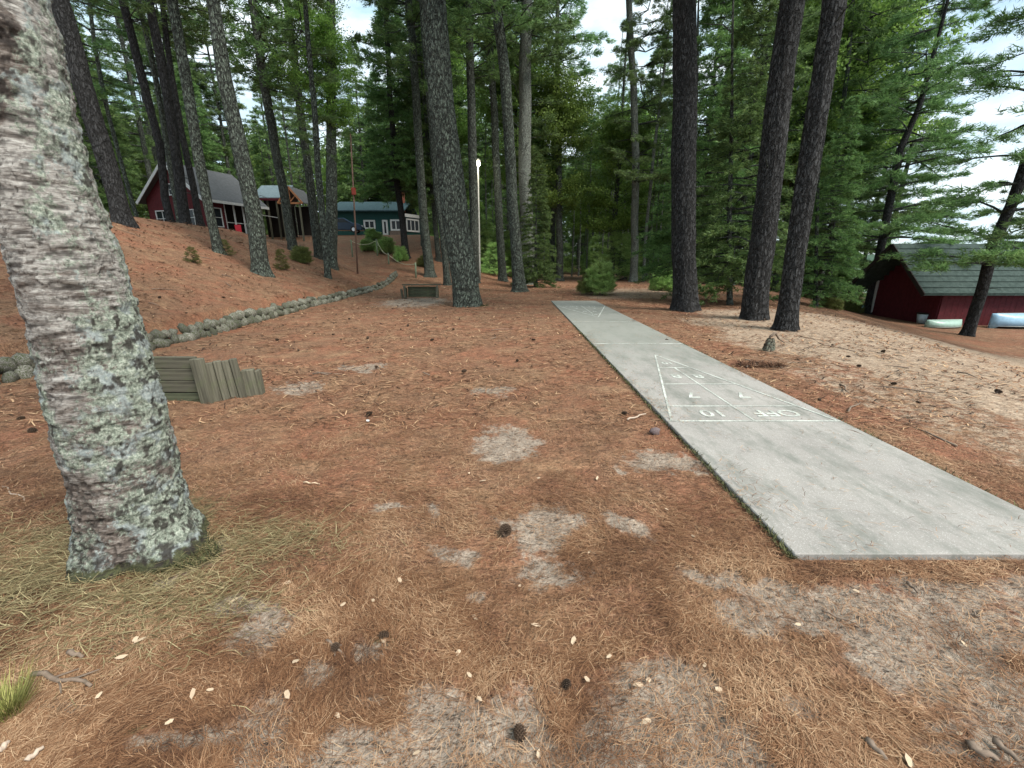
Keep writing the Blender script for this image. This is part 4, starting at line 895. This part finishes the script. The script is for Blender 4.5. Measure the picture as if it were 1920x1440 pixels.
MB().box((q4(743, 395).x, 3.0, wz+1.3), (.62, .5, 2.2)).build('chimney', M['brick'], hs)
# parked car
cp = at(640, 430, 47); cz_ = float(terr(cp.x, cp.y))
car = empty('parked_car', (cp.x, cp.y, max(cz_, at(640, 437, 47).z)), R(8)); tag(car, 'dark blue car parked before the teal house', 'car')
prof = [(-2.2, .25), (-2.25, .62), (-2.1, .82), (-1.45, .95), (-.85, 1.38), (.55, 1.42), (1.25, .98), (2.0, .85), (2.25, .6), (2.2, .25)]
MB().prism([(x_, -.85, z_) for x_, z_ in prof], (0, 1.7, 0)).build('body', M['car'], car, bevel=.05)
MB().prism([(x_, -.865, z_) for x_, z_ in ((-1.25, .98), (-.78, 1.30), (.5, 1.33), (1.02, .98))], (0, .02, 0)).build('side_window', M['glass'], car)
for x_ in (-1.4, 1.4):
    for y_ in (-.8, .8):
        wh = MB().tube([(x_, y_-.1, .32), (x_, y_+.1, .32)], [.32, .32], 18).build('wheel', M['tyre'], car); MB().tube([(x_, y_-.12, .32), (x_, y_+.12, .32)], [.18, .18], 12).build('rim', M['chrome'], wh)
for y_ in (-.6, .6): MB().box((2.22, y_, .66), (.08, .3, .14)).build('headlight', M['white'], car)
# boathouse right
bx0, by0, bzf = 22.4, 22.6, -1.75
BL, BWd = 11.5, 4.1; ez, rz_ = .45, 2.42
bh = empty('boathouse', (bx0, by0, bzf)); tag(bh, 'dark red boathouse with a mossy green shingle roof by the lake', 'boathouse')
def bq(x_, y_, z_): return Vector((x_, y_, z_-bzf))
for k in range(14):
    y_ = BWd*(k+.5)/14; zt = ez + (rz_-ez)*(1-abs(y_-BWd/2)/(BWd/2)) - .1
    MB().box((-.02, y_, (zt-bzf)/2-.1), (.05, BWd/14-.012, zt-bzf+.2)).build('board', M['red2'], bh)
MB().box((BL/2, BWd/2, (ez-bzf)/2-.15), (BL-.1, BWd-.12, ez-bzf)).build('wall', M['red2'], bh)
for k in range(38): MB().box((BL*(k+.5)/38, -.03, (ez-bzf)/2-.1), (BL/38-.012, .05, ez-bzf+.15)).build('board', M['red'], bh)
ovx, ovy = 1.5, .55; sb = (rz_-ez)/(BWd/2)
for s_ in (-1, 1):
    ye = -ovy if s_ < 0 else BWd+ovy; zz_ = ez-ovy*sb
    MB().prism([bq(-ovx, ye, zz_), bq(BL+.5, ye, zz_), bq(BL+.5, BWd/2, rz_), bq(-ovx, BWd/2, rz_)], (0, 0, .09)).build('roof', M['roofgreen'], bh)
    # shingle courses standing proud
    c_ = MB()
    for k in range(9):
        t = k/9; y_ = ye + (BWd/2-ye)*t; z_ = zz_ + (rz_-zz_)*t + .11
        c_.bar(bq(-ovx, y_, z_), bq(BL+.5, y_, z_), .05, .025)
    c_.build('shingle_course', M['roofgreen'], bh)
    MB().bar(bq(-ovx-.02, ye, zz_+.02), bq(-ovx-.02, BWd/2, rz_+.02), .05, .2).build('barge_board', M['dark'], bh)
    for k in range(9): MB().bar(bq(-ovx+.1, ye+.1+k*(BWd/2-ye)*.1, zz_+.02+k*(rz_-zz_)*.1), bq(0, ye+.1+k*(BWd/2-ye)*.1, zz_+.02+k*(rz_-zz_)*.1), .05).build('purlin', M['dark'], bh) if s_ > 0 else None
MB().bar(bq(-.05, BWd+.03, bzf-.3), bq(-.05, BWd+.03, ez), .14).build('corner_post', M['white'], bh)
MB().bar(bq(-ovx+.1, BWd+ovy-.15, bzf-.4), bq(-ovx+.1, BWd+ovy-.15, ez-.4), .12).build('porch_post', M['dark'], bh)

def hull(name, L, W, H_, mat, label, loc, rz, flip=True, cat='canoe'):
    n = 17; m = 9; V = []; 
    for i in range(n):
        t = -1 + 2*i/(n-1); w_ = W/2*(1-abs(t)**2.6)**.8 + .01; k = H_*(1 + .35*abs(t)**4)
        for j in range(m):
            a = math.pi*j/(m-1); V.append((t*L/2, math.cos(a)*w_, (H_*1.0 - (k if abs(t) > .99 else H_)*(1-math.sin(a)**.7)) if flip else 0))
    F_ = [(i*m+j, (i+1)*m+j, (i+1)*m+j+1, i*m+j+1) for i in range(n-1) for j in range(m-1)]
    root = empty(name, loc, rz); tag(root, label, cat)
    o = link('hull', mesh('hull', V, F_, M[mat], True), None, root)
    sm_ = o.modifiers.new('s', 'SOLIDIFY'); sm_.thickness = .02
    for s_ in (-1, 1): MB().tube([(v[0], s_*abs(v[1])*1.02, .02) for v in V[0::m]], [.02]*n, 5).build('gunwale', M['galv'], root)
    MB().tube([(-L*.45, 0, H_*1.02), (0, 0, H_*1.03), (L*.45, 0, H_*1.02)], [.018]*3, 5).build('keel_strip', M['galv'], root)
    return root
p = Vector((22.0, 21.75, float(terr(22.0, 21.75)))); hull('canoe', 2.0, .7, .34, 'canoe', 'pale green canoe turned upside down, half behind the leaning pine', p + Vector((0, 0, .05)), R(6))
p = Vector((26.6, 21.75, float(terr(26.6, 21.75)))); hull('canoe', 4.8, .9, .62, 'canoe2', 'shiny light blue canoe turned upside down against the boathouse at the right edge', p + Vector((0, 0, .10)), R(3))
p = gp(1640, 584); hull('kayak', 2.6, .6, .26, 'kayak', 'bright sky blue kayak lying left of the boathouse corner', p + Vector((.1, 1.0, .05)), R(0), cat='kayak')
p = gp(1727, 606); bk = empty('bin', p); tag(bk, 'small grey blue bin with a dark rim in front of the boathouse gable', 'bin')
MB().tube([(0, 0, 0), (0, 0, .5)], [.19, .26], 20).build('bucket', M['bucket'], bk, True); MB().tube([(0, 0, .5), (0, 0, .56)], [.29, .29], 20).build('rim', M['dark'], bk, True)
# ------------------------------------------------------------------ lamp
lp = at(899, 532, 31.5); lz = float(terr(lp.x, lp.y)); lh = at(901, 308, 31.5).z
lamp = empty('street_lamp', (lp.x, lp.y, lz)); tag(lamp, 'tall pale lamp post with its light on in front of the woods', 'street lamp')
MB().tube([(0, 0, -.3), (0, 0, 1.0), (.03, 0, lh-lz-.1)], [.12, .11, .085], 12).build('pole', M['galv'], lamp, True)
MB().bar((.03, 0, lh-lz-.1), (.06, -.35, lh-lz+.12), .05).build('arm', M['galv'], lamp)
MB().tube([(.06, -.35, lh-lz+.10), (.06, -.35, lh-lz+.26)], [.26, .10], 14).build('shade', M['galv'], lamp, True)
gl = MB().tube([(.06, -.35, lh-lz-.20), (.06, -.35, lh-lz-.13), (.06, -.35, lh-lz), (.06, -.35, lh-lz+.1)], [.07, .16, .19, .13], 14).build('bulb', M['lampglow'], lamp, True)
pl = bpy.data.lights.new('lamp_light', 'POINT'); pl.energy = 40; pl.color = (1, .88, .65); pl.shadow_soft_size = .2
po = bpy.data.objects.new('lamp_light', pl); C.objects.link(po); po.parent = lamp; po.location = (.06, -.62, lh-lz-.1)
# marker pole with red box
mpz = at(664, 447, 27); mz = float(terr(mpz.x, mpz.y)); mk = empty('marker_pole', (mpz.x, mpz.y, mz)); tag(mk, 'thin brown pole with a small red box halfway up, before the teal house', 'pole')
tp = at(657, 250, 27); MB().tube([(0, 0, -.2), (tp.x-mpz.x, 0, tp.z-mz)], [.055, .04], 8).build('pole', m_plain('brown_pole', (.20, .13, .10), .8), mk, True)
q = at(663, 359, 27); MB().box((q.x-mpz.x+.03, -.07, q.z-mz), (.22, .14, .38)).build('box', m_plain('faded_red_box', (.34, .07, .05), .7), mk, bevel=.01)
# red chair-like thing and a white planter on the crest
p = at(440, 410, 36.5); p.z = FZ - .38
ch = empty('garden_chair', p); tag(ch, 'red plastic chair at the cabin porch on the hill crest', 'chair')
MB().box((0, 0, .42), (.5, .5, .05)).build('seat', M['redplastic'], ch, bevel=.01); MB().box((0, .25, .72), (.5, .05, .6)).build('backrest', M['redplastic'], ch, bevel=.01)
for sx in (-.2, .2):
    for sy in (-.2, .2): MB().bar((sx, sy, -.1), (sx, sy, .42), .04).build('leg', M['redplastic'], ch)

# ------------------------------------------------------------------ rope fence
fp = [gp(661, 482), gp(708, 480), gp(729, 496), gp(780, 521)]
hts = [at(661, 449, fp[0].y).z, at(709, 448, fp[1].y).z, at(728, 474, fp[2].y).z, at(780, 492, fp[3].y).z]
rf = empty('rope_fence', fp[0]); tag(rf, 'low fence of greenish posts joined by a sagging rope down the bank', 'fence')
tops = []
for p_, h_ in zip(fp, hts):
    r_ = p_ - fp[0]; hh = min(1.5, max(.6, h_ - p_.z)); MB().tube([r_ + Vector((0, 0, -.2)), r_ + Vector((.02, 0, hh))], [.06, .055], 9).build('post', M['postgreen'], rf, True); tops.append(r_ + Vector((.02, 0, hh-.12)))
for a_, b_ in zip(tops[:-1], tops[1:]):
    pts = [a_.lerp(b_, t) - Vector((0, 0, .3*math.sin(math.pi*t))) for t in np.linspace(0, 1, 9)]; MB().tube(pts, [.022]*9, 5).build('rope', M['rope'], rf, True)

# ------------------------------------------------------------------ bushes, stump, small plants
def bush(name, label, p, kind, s, sxy=1.0, dz=-.1, rz=0, mat=None):
    root = empty(name, p, rz); tag(root, label, 'bush' if 'bush' in name or 'shrub' in name else 'plant')
    me, bm = CR[kind][0]
    if mat: me = me.copy(); me.materials.clear(); me.materials.append(M[mat])
    r2 = random.Random(int(p.x*100) + int(s*50)); n_ = 4 if kind == 'bushy' else 1
    for k in range(n_):
        a = k*2.1 + r2.random(); q = 0 if k == 0 else .45*s*(.7 + .6*r2.random()); e = s if n_ == 1 else s*(.82 if k == 0 else .35 + .35*r2.random())
        for nm, m_ in (('foliage', me), ('branches', bm)):
            o = link(nm, m_, None, root); o.location = (q*sxy*math.cos(a), q*math.sin(a), dz*s); o.scale = (e*sxy*(.8+.3*r2.random()), e, e*(.85+.4*r2.random())); o.rotation_euler = (.12*r2.random(), .2*r2.random()-.1, a)
gb = gp(1124, 553)
bush('bush', 'bright green young pine bush at the far end of the court', gb, 'bushy', 1.1, 1.0, .05)
o_ = gb + Vector((-.55, .3, 0)); bush('bush', 'darker half dead twiggy bush joined to the left of the bright green bush', o_, 'bushy', .6, 1.3, .05, mat='olivef', rz=2)
bush('bush', 'green bush behind the far right side of the young pine bush, before the dark woods', gp(1238, 545), 'bushy', .95, 1.0, rz=1)
bush('shrub', 'olive green shrub on the slope left of the lichened trunk', gp(566, 492), 'bushy', .75, 1.1, mat='olivef', rz=.5)
bush('shrub', 'low green shrub at the foot of the reddish grey pine on the slope', gp(528, 505), 'young', .24, 2.0, mat='olivef', rz=1.5)
bush('shrub', 'tiny green plant on the open slope below the trunk clump', gp(360, 492), 'young', .16, 2.0, mat='olivef', rz=2.5)
bush('shrub', 'grey green low plant beside the slope pine foot', gp(424, 478), 'young', .18, 2.0, mat='olivef', rz=3.5)
for i, (a_, b_, s_, lb) in enumerate([(690, 470, .75, 'broad green shrub behind the rope fence, nearest its top post'), (726, 474, .8, 'green shrub in the middle behind the rope fence'), (752, 490, .7, 'green shrub behind the lower end of the rope fence'), (795, 500, .5, 'olive shrub at the bottom of the bank right of the rope fence'), (700, 452, .7, 'dark low hedge shrub under the teal house windows')]):
    bush('shrub', lb, gp(a_, b_), 'bushy', s_*1.15, 1.2, mat='olivef' if i == 3 else 'young', rz=i)
for i, (a_, b_, s_, lb) in enumerate([(1600, 585, .62, 'green shrub left of the boathouse'), (1560, 580, .55, 'low dark shrub between the leaning pine and the boathouse')]):
    bush('shrub', lb, gp(a_, b_), 'bushy', s_*1.1, 1.1, mat='hemlock' if i > 1 else 'olivef', rz=i+4)
# roof-hanging plants on the boathouse are branches of nearby pines
sp_ = gp(1441, 657); st = empty('tree_stump', sp_); tag(st, 'small rotten stump fragment with a bent root, below the leaning pine', 'stump')
me = trunk_mesh([(0, 0, 0), (.01, 0, .12), (.0, 0, .23)], [.10, .09, .055], 24, .03, .3, .1, 5, .06, M['stump']); link('wood', me, None, st)
MB().tube([(-.1, 0, .1), (-.02, -.03, .28), (.06, -.02, .34), (.16, 0, .22), (.3, .02, .14)], [.02, .025, .022, .016, .008], 6).build('root', M['stick'], st, True)

# twigs and sticks
def stick(label, a, b, r, mat='stick', bend=.03, cat='stick', name='stick', br=0):
    p0, p1 = gp(*a), gp(*b); L = (p1-p0); n_ = 7; q = Vector((-L.y, L.x, 0)).normalized()
    root = empty(name, p0 + Vector((0, 0, r*.8+.006))); tag(root, label, cat); pts = []
    for i in range(n_):
        t = i/(n_-1); pts.append(L*t + q*bend*L.length*math.sin(math.pi*t*1.3+i) + Vector((0, 0, .004*math.sin(i*2))))
    MB().tube(pts, [r*(1-.45*i/(n_-1)) for i in range(n_)], 7).build('stem', M[mat], root, True)
    for k in range(br):
        s0 = pts[2+k]; MB().tube([s0, s0 + (L*.25 + q*L.length*.16*(-1)**k) + Vector((0, 0, .01))], [r*.5, r*.2], 5).build('twig', M[mat], root, True)
stick('bleached pale stick lying beside the mauve rock at the court edge', (1176, 790), (1210, 778), .011, 'stickpale')
stick('grey forked branch lying at the lower left', (64, 1270), (176, 1291), .011, br=3)
stick('short grey bark stick above the grey forked branch', (132, 1231), (158, 1240), .012)
stick('dark straight twig on the bare sand below the court corner', (1540, 1150), (1612, 1180), .006)
stick('brown stick poking up at the bottom edge right of centre', (1622, 1398), (1660, 1432), .013)
stick('curved dark root stick near the bottom right corner', (1812, 1404), (1866, 1438), .016, bend=.1)
stick('thicker dark stick at the bottom right corner', (1858, 1398), (1905, 1440), .013)
stick('short dark twig just below the slab edge on the right', (1700, 1096), (1718, 1116), .009)
stick('thin dark twig on the sandy ground at the right', (1822, 1150), (1838, 1172), .004)
stick('forked brown twig in the middle of the bottom left', (612, 1206), (650, 1240), .007, br=2)
stick('pale upright looking twig left of bottom centre', (738, 1160), (748, 1140), .005, 'stickpale')
stick('pale twig left of the near backstop foot on the needles', (570, 908), (600, 910), .007, 'chip')
stick('thin bent twig left of the birch foot', (4, 915), (50, 942), .006, 'stickpale')
stick('long pale straw twig on the bottom left needles', (0, 1420), (22, 1402), .012, 'stickpale')
stick('brown broken twig at the bottom left, below the grass tuft', (55, 1436), (84, 1405), .01, 'stickpale')
stick('dark twig pointing at the pine cone in the bottom middle', (830, 1306), (860, 1318), .004)
stick('thin grey root crossing the sand near the boathouse path', (1600, 622), (1660, 640), .009, 'stickpale', .06)
stick('long surface root reaching over the sandy ground right of the leaning pine', (1500, 632), (1620, 668), .009, 'stick', .05)
for a_, b_, lb in (((1396, 676), (1440, 684), 'upper dark twig of the small brush pile beside the court'), ((1404, 682), (1452, 690), 'long middle twig of the small brush pile beside the court'), ((1410, 688), (1470, 690), 'lowest twig of the brush pile, pointing right'), ((1400, 690), (1430, 678), 'short twig crossing over the left end of the brush pile')):
    stick(lb, a_, b_, .012)
pc_ = gp(1425, 686); n = 900; a_ = rng.random(n)*6.28; r_ = .42*np.sqrt(rng.random(n))
PILE = (pc_.x + r_*np.cos(a_), pc_.y + .5*r_*np.sin(a_), n)
r3 = random.Random(9)
for i in range(34):
    a_, b_ = (150 + 480*r3.random(), 430 + 140*r3.random()) if i < 18 else ((1560 + 330*r3.random(), 650 + 200*r3.random()) if i < 27 else (500 + 500*r3.random(), 590 + 120*r3.random()))
    p0 = gp(a_, b_); an = r3.random()*6.28; L_ = .18 + .45*r3.random(); root = empty('stick', p0 + Vector((0, 0, .02)), an)
    p1 = Vector((p0.x + L_*math.cos(an), p0.y + L_*math.sin(an), 0)); dz_ = float(terr(p1.x, p1.y)) - p0.z
    tag(root, 'short dark twig lying loose on the needle covered ground', 'stick', 'short dark twigs scattered over the ground')
    MB().tube([(0, 0, 0), (L_*.35, .03, dz_*.35+.012), (L_*.7, .01, dz_*.7+.006), (L_, .05*L_, dz_)], [.011, .010, .008, .003], 5).build('stem', M['stick'], root, True)
# rock
SM2 = stone_meshes(1, 300, 2); rk = link('rock', SM2[0].copy(), None); rk.data.materials.clear(); rk.data.materials.append(M['rock'])
p = gp(1227, 812); rk.location = p + Vector((0, 0, .02)); rk.scale = (.055, .05, .042); tag(rk, 'rounded mauve grey rock lying left of the court edge', 'rock')
# little white tag
p = gp(690, 792); o = MB().box((0, 0, 0), (.03, .022, .003)).build('paper_scrap', M['white']); o.location = p + Vector((0, 0, .02)); o.rotation_euler = (.5, .2, .4); tag(o, 'tiny white scrap on the needles beside a dark cone', 'scrap')

# pine cones
def cone_mesh(seed):
    rs_ = np.random.RandomState(seed); V = []; F_ = []; tn = []
    nsc = 90; Lc_ = 1.0
    for i in range(nsc):
        t = i/nsc; a = i*2.39996; r = .34*math.sin(math.pi*(.12+.83*t))**.7; z = (t-.5)*Lc_
        c_, s_ = math.cos(a), math.sin(a); o_ = .16*(1-.4*t); w_ = .085
        bs = len(V); px_, py_ = -s_*w_, c_*w_
        V += [(c_*r*.3-px_*.5, s_*r*.3-py_*.5, z-.02), (c_*r*.3+px_*.5, s_*r*.3+py_*.5, z-.02), (c_*(r+o_)+px_, s_*(r+o_)+py_, z+.10), (c_*(r+o_)-px_, s_*(r+o_)-py_, z+.10), (c_*(r+o_*1.15), s_*(r+o_*1.15), z+.07)]
        F_ += [(bs, bs+1, bs+2, bs+3), (bs+3, bs+2, bs+4), (bs, bs+4, bs+1)]; tn += [0, 0, .6, .6, .95]
    b0 = MB().tube([(0, 0, -.5), (0, 0, 0), (0, 0, .5)], [.1, .3, .05], 8); k = len(V); V += b0.v; F_ += [tuple(i+k for i in f) for f in b0.f]; tn += [0]*len(b0.v)
    return mesh('pine_cone', V, F_, M['cone'], False, dict(tone=tn))
CM = [cone_mesh(i) for i in range(3)]
cones = [(948, 1003, .08, 'open dark pine cone with pale scale tips on the grey patch in the middle'), (1170, 778, .06, 'small dark pine cone beside the bleached stick'), (692, 779, .06, 'dark pine cone behind the white scrap'), (975, 1386, .05, 'pine cone in the reddish needles at the bottom centre'), (722, 1200, .045, 'pine cone on the grey patch left of bottom centre'), (1062, 1290, .038, 'dark flattened cone in the needles above the bottom centre'), (630, 1222, .042, 'cone beside the forked brown twig'),
         (62, 812, .07, 'brown pine cone just left of the birch trunk'), (40, 788, .06, 'farther brown pine cone left of the birch trunk')]
for i, (a_, b_, s_, lb) in enumerate(cones):
    o = link('pine_cone', CM[i % 3]); p = gp(a_, b_); o.location = p + Vector((0, 0, s_*.35)); o.scale = (s_,)*3; o.rotation_euler = (1.4, .2*i, i*1.1); tag(o, lb, 'pine cone', 'pine cones on the needle floor')
for i, (a_, b_) in enumerate([(590, 628), (625, 630), (690, 636), (690, 655), (706, 692), (810, 640), (752, 620), (655, 600), (520, 640), (1535, 755), (1675, 724), (1870, 738), (1560, 650), (1590, 672), (1655, 662), (1720, 760), (850, 620), (765, 612), (1330, 640), (1250, 640), (870, 700), (560, 660), (970, 680), (1000, 640), (640, 640), (1610, 690), (300, 560), (350, 590), (240, 520), (420, 560), (470, 600), (570, 560)]):
    o = link('pine_cone', CM[i % 3]); p = gp(a_, b_); o.location = p + Vector((0, 0, .035)); s_ = .042+.014*(i % 3); o.scale = (s_*.9, s_*.8, s_*1.2); o.rotation_euler = (1.4, .2*i, i*1.7); tag(o, 'small dark pine cone on the open needle floor farther off', 'pine cone', 'distant pine cones on the needle floor')
# wood chips
def chip_mesh(seed):
    rs_ = np.random.RandomState(seed); pts = [(math.cos(a)*(.35+.4*rs_.rand()), math.sin(a)*(.12+.28*rs_.rand()), .04*rs_.randn()) for a in np.linspace(0, 6.28, 7)[:-1]]
    return MB().prism(pts, (.02, 0, .09))
chm = [chip_mesh(i) for i in range(5)]; chme = []
for c_ in chm:
    o = c_.build('wood_chip', M['chip']); chme.append(o.data); bpy.data.objects.remove(o)
chips = [(590, 1040), (255, 1205), (265, 1210), (395, 1304), (362, 1308), (320, 1364), (415, 1096), (750, 1095), (975, 1102), (1005, 1178), (1100, 1280), (1215, 1283), (1195, 1295), (900, 1318), (1105, 1040), (1495, 1176), (1605, 1113), (1805, 1215), (1795, 1382), (1685, 1078), (1320, 1255), (1345, 1300), (720, 1208), (880, 890), (905, 905), (700, 1130), (645, 1140), (540, 1100), (465, 1100), (440, 1135), (1072, 985), (1300, 1012), (1075, 1210), (1140, 1240), (890, 1165), (760, 1165), (555, 1250), (540, 1310), (190, 1310), (230, 1240), (880, 1275), (860, 1230), (1210, 1360), (635, 1350), (1120, 900), (1010, 900), (1250, 960), (1700, 1440), (780, 1420), (430, 1020), (1010, 1425)]
for i, (a_, b_) in enumerate(chips):
    o = link('wood_chip', chme[i % 5]); p = gp(a_, b_); o.location = p + Vector((0, 0, .014)); s_ = .024 + .022*((i*7) % 5)/5; o.scale = (s_, s_, s_*.8); o.rotation_euler = (.25*math.sin(i), .2*math.cos(i*2), i*2.1)
    tag(o, 'pale flake of wood lying on the needles', 'wood chip', 'pale wood chips scattered on the ground')

# ------------------------------------------------------------------ needle litter, dry grass, tufts, moss (uncountable)
def blades(name, x, y, L, W, ang, lift, mat, label, curl=.1, z_off=.004, cat='needles', tone=None):
    n = len(x); z = gz(x, y) + z_off + .010*rng.random(n)
    z = z + (fbm(x*17, y*17, 0, 11, 3)-.5)*.022
    d = np.stack([np.cos(ang), np.sin(ang), lift], 1); s = np.stack([-np.sin(ang), np.cos(ang), 0*ang], 1)
    b = np.stack([x, y, z], 1); Lc = L[:, None]; Wc_ = W[:, None]
    mid = b + d*Lc*.5 + s*Lc*(curl*(rng.random(n)-.5)*2)[:, None] + np.array([0, 0, 1])*(Lc*.06)
    tip = b + d*Lc + np.array([0, 0, 0])
    V = np.stack([b - s*Wc_/2, b + s*Wc_/2, mid + s*Wc_/2, mid - s*Wc_/2, tip], 1)
    n5 = np.arange(n)[:, None]*5
    V = V.reshape(-1, 3)
    F1_ = (n5 + np.array([[0, 1, 2]])); F2_ = (n5 + np.array([[0, 2, 3]])); F3_ = (n5 + np.array([[3, 2, 4]]))
    t = np.repeat(tone if tone is not None else rng.random(n), 5)
    o = link(name, mesh(name, V, np.concatenate([F1_, F2_, F3_]), M[mat], False, dict(tone=t)))
    tag(o, label, cat, kind='stuff'); return o
def sample(n, px0, px1, py0, py1, dens=None):
    """random ground points of the visible near field, thinned by distance"""
    px = px0 + (px1-px0)*rng.random(n); py = py0 + (py1-py0)*rng.random(n)**.8
    c, s = math.cos(PITCH), math.sin(PITCH); u = (px-960)/FPX; v = (py-720)/FPX
    dy = c - v*s; dz = -s - v*c; t = CAM_H/-dz; x, y = u*t, dy*t
    return x, y
x, y = sample(230000, -60, 1980, 700, 1480)
Dn, On, Sn, Fn = fields(x, y)
nn = fbm(x*5, y*5, 0, 21, 3); p_keep = np.where(Dn + (nn-.5)*1.0 > .45, .12, 1.0)*np.where(Sn > .45, .25, 1)*(.35 + .9*ss(.35, .6, fbm(x*2.3, y*2.3, 0, 23, 3)))
inc = (x > 1.60) & (x < 3.47) & (y > 2.05) & (y < 17.95)
keep = (rng.random(len(x)) < p_keep) & ~inc & (x > wallx(y)+.3)
x, y = x[keep], y[keep]; n = len(x); r_ = np.hypot(x, y)
flow = 2.2*fbm(x*1.2, y*1.2, 0, 25, 2)*3.14
ang = np.where(rng.random(n) < .45, flow + rng.normal(0, .5, n), rng.random(n)*6.283)
tone = np.clip(.45 + .9*(fbm(x*3, y*3, 0, 27, 3)-.5) + rng.normal(0, .22, n), 0, 1)
blades('needle_litter', x, y, .04 + .048*rng.random(n), (.0011 + .00038*r_)*(.8+.5*rng.random(n)), ang, rng.normal(.02, .06, n), 'litter', 'fallen rust brown pine needles covering the ground', .12, tone=tone)
# a few needles on the slab
n = 2600; e_ = rng.exponential(.10, n); x = np.where(rng.random(n) < .25, rng.uniform(1.66, 3.4, n), np.where(rng.random(n) < .5, 1.635+e_, 3.44-e_)); x = np.clip(x, 1.62, 3.45); y = 2.08 + 10*rng.random(n)**1.4; c_ = fbm(x*2, y*1.1, 0, 93, 3); k_ = c_ > .47; x = x[k_]; y = y[k_]; n = len(x)
o = blades('loose_needles', x, y, .04+.05*rng.random(n), .0018+.0004*y, rng.random(n)*6.28, 0*x, 'litter', 'loose needles and crumbs blown onto the slab', .1); o.location.z = CT + .012
x = rng.uniform(-22, 13, 260000); y = 4 + 27*rng.random(260000); r_ = np.hypot(x, y)
keep = (rng.random(len(x)) < np.clip(5.5/r_, 0, 1)**1.6*.85) & (np.abs(x) < y*1.3+1) & ~((x > 1.55) & (x < 3.5) & (y < 18)) & (fbm(x*1.5, y*1.5, 0, 91, 3) > .36) & (np.abs(x - wallx(y)) > .25)
x, y = x[keep], y[keep]; n = len(x); r_ = np.hypot(x, y)
blades('needle_clumps', x, y, (.06+.09*rng.random(n))*(1+.03*r_), (.0016*r_)*(.6+.9*rng.random(n)), rng.normal(0, .9, n)+3.14*(rng.random(n) < .5), np.abs(rng.normal(.03, .08, n)), 'clump', 'clumps of fallen needles and bark crumbs over the middle ground and slope', .15, tone=np.clip(rng.normal(.42, .32, n), 0, 1))
x, y, n = PILE; blades('brush_pile', x, y, .05+.10*rng.random(n), .006+0*x, rng.random(n)*6.28, .15+.5*rng.random(n), 'clump', 'small dark reddish brush pile beside the court', .15, tone=.35*rng.random(n))
# dry olive grass around the birch
x = np.concatenate([rng.normal(-2.55, .42, 5000), rng.normal(-1.75, .28, 1300), rng.normal(-1.5, .25, 700)]); y = np.concatenate([rng.normal(2.0, .30, 5000), rng.normal(1.75, .16, 1300), rng.normal(2.2, .12, 700)]); n = len(x)
blades('dry_grass', x, y, .07 + .10*rng.random(n), .0022 + .0012*rng.random(n), rng.normal(.3, .7, n) + 3.14*(rng.random(n) < .3), np.abs(rng.normal(.12, .12, n)), 'straw', 'dry straw coloured grass around the foot of the birch', .18, cat='grass')
g0_ = gp(16, 1345); n = 420; a_ = rng.random(n)*6.28; r_ = .055*rng.random(n)
blades('grass_tuft', g0_.x + r_*np.cos(a_), g0_.y + r_*np.sin(a_), .04+.06*rng.random(n), .0020+0*a_, a_ + rng.normal(0, .4, n), .7+1.3*rng.random(n), 'grass', 'bright yellow green grass tuft at the lower left edge', .2, cat='grass')
for (px, py, rr_, lb) in ((905, 574, .22, 'dark green moss at the right foot of the big scaly pine'), (340, 1050, .22, 'moss and crumbs at the right foot of the birch')):
    c_ = gp(px, py); n = 1500; a_ = rng.random(n)*6.28; r_ = rr_*np.sqrt(rng.random(n))
    blades('moss', c_.x + r_*np.cos(a_), c_.y + r_*np.sin(a_)*.6, .015+.022*rng.random(n), .005+0*a_, rng.random(n)*6.28, .6+rng.random(n), 'moss', lb, .1, cat='moss')
# grass fringe along the slab edge
n = 2600; t = rng.random(n)**1.6; x = np.where(rng.random(n) < .7, CX0 - .03*rng.random(n), CX1 + .03*rng.random(n)); y = CY0 + t*9
blades('edge_grass', x, y, .02+.035*rng.random(n), .003+.0008*y, rng.random(n)*6.28, .3+.6*rng.random(n), 'moss', 'short mossy fringe along the edges of the slab', .1, cat='grass')
print('objects', len(bpy.data.objects), 'tris', sum(len(m_.polygons) for m_ in bpy.data.meshes))
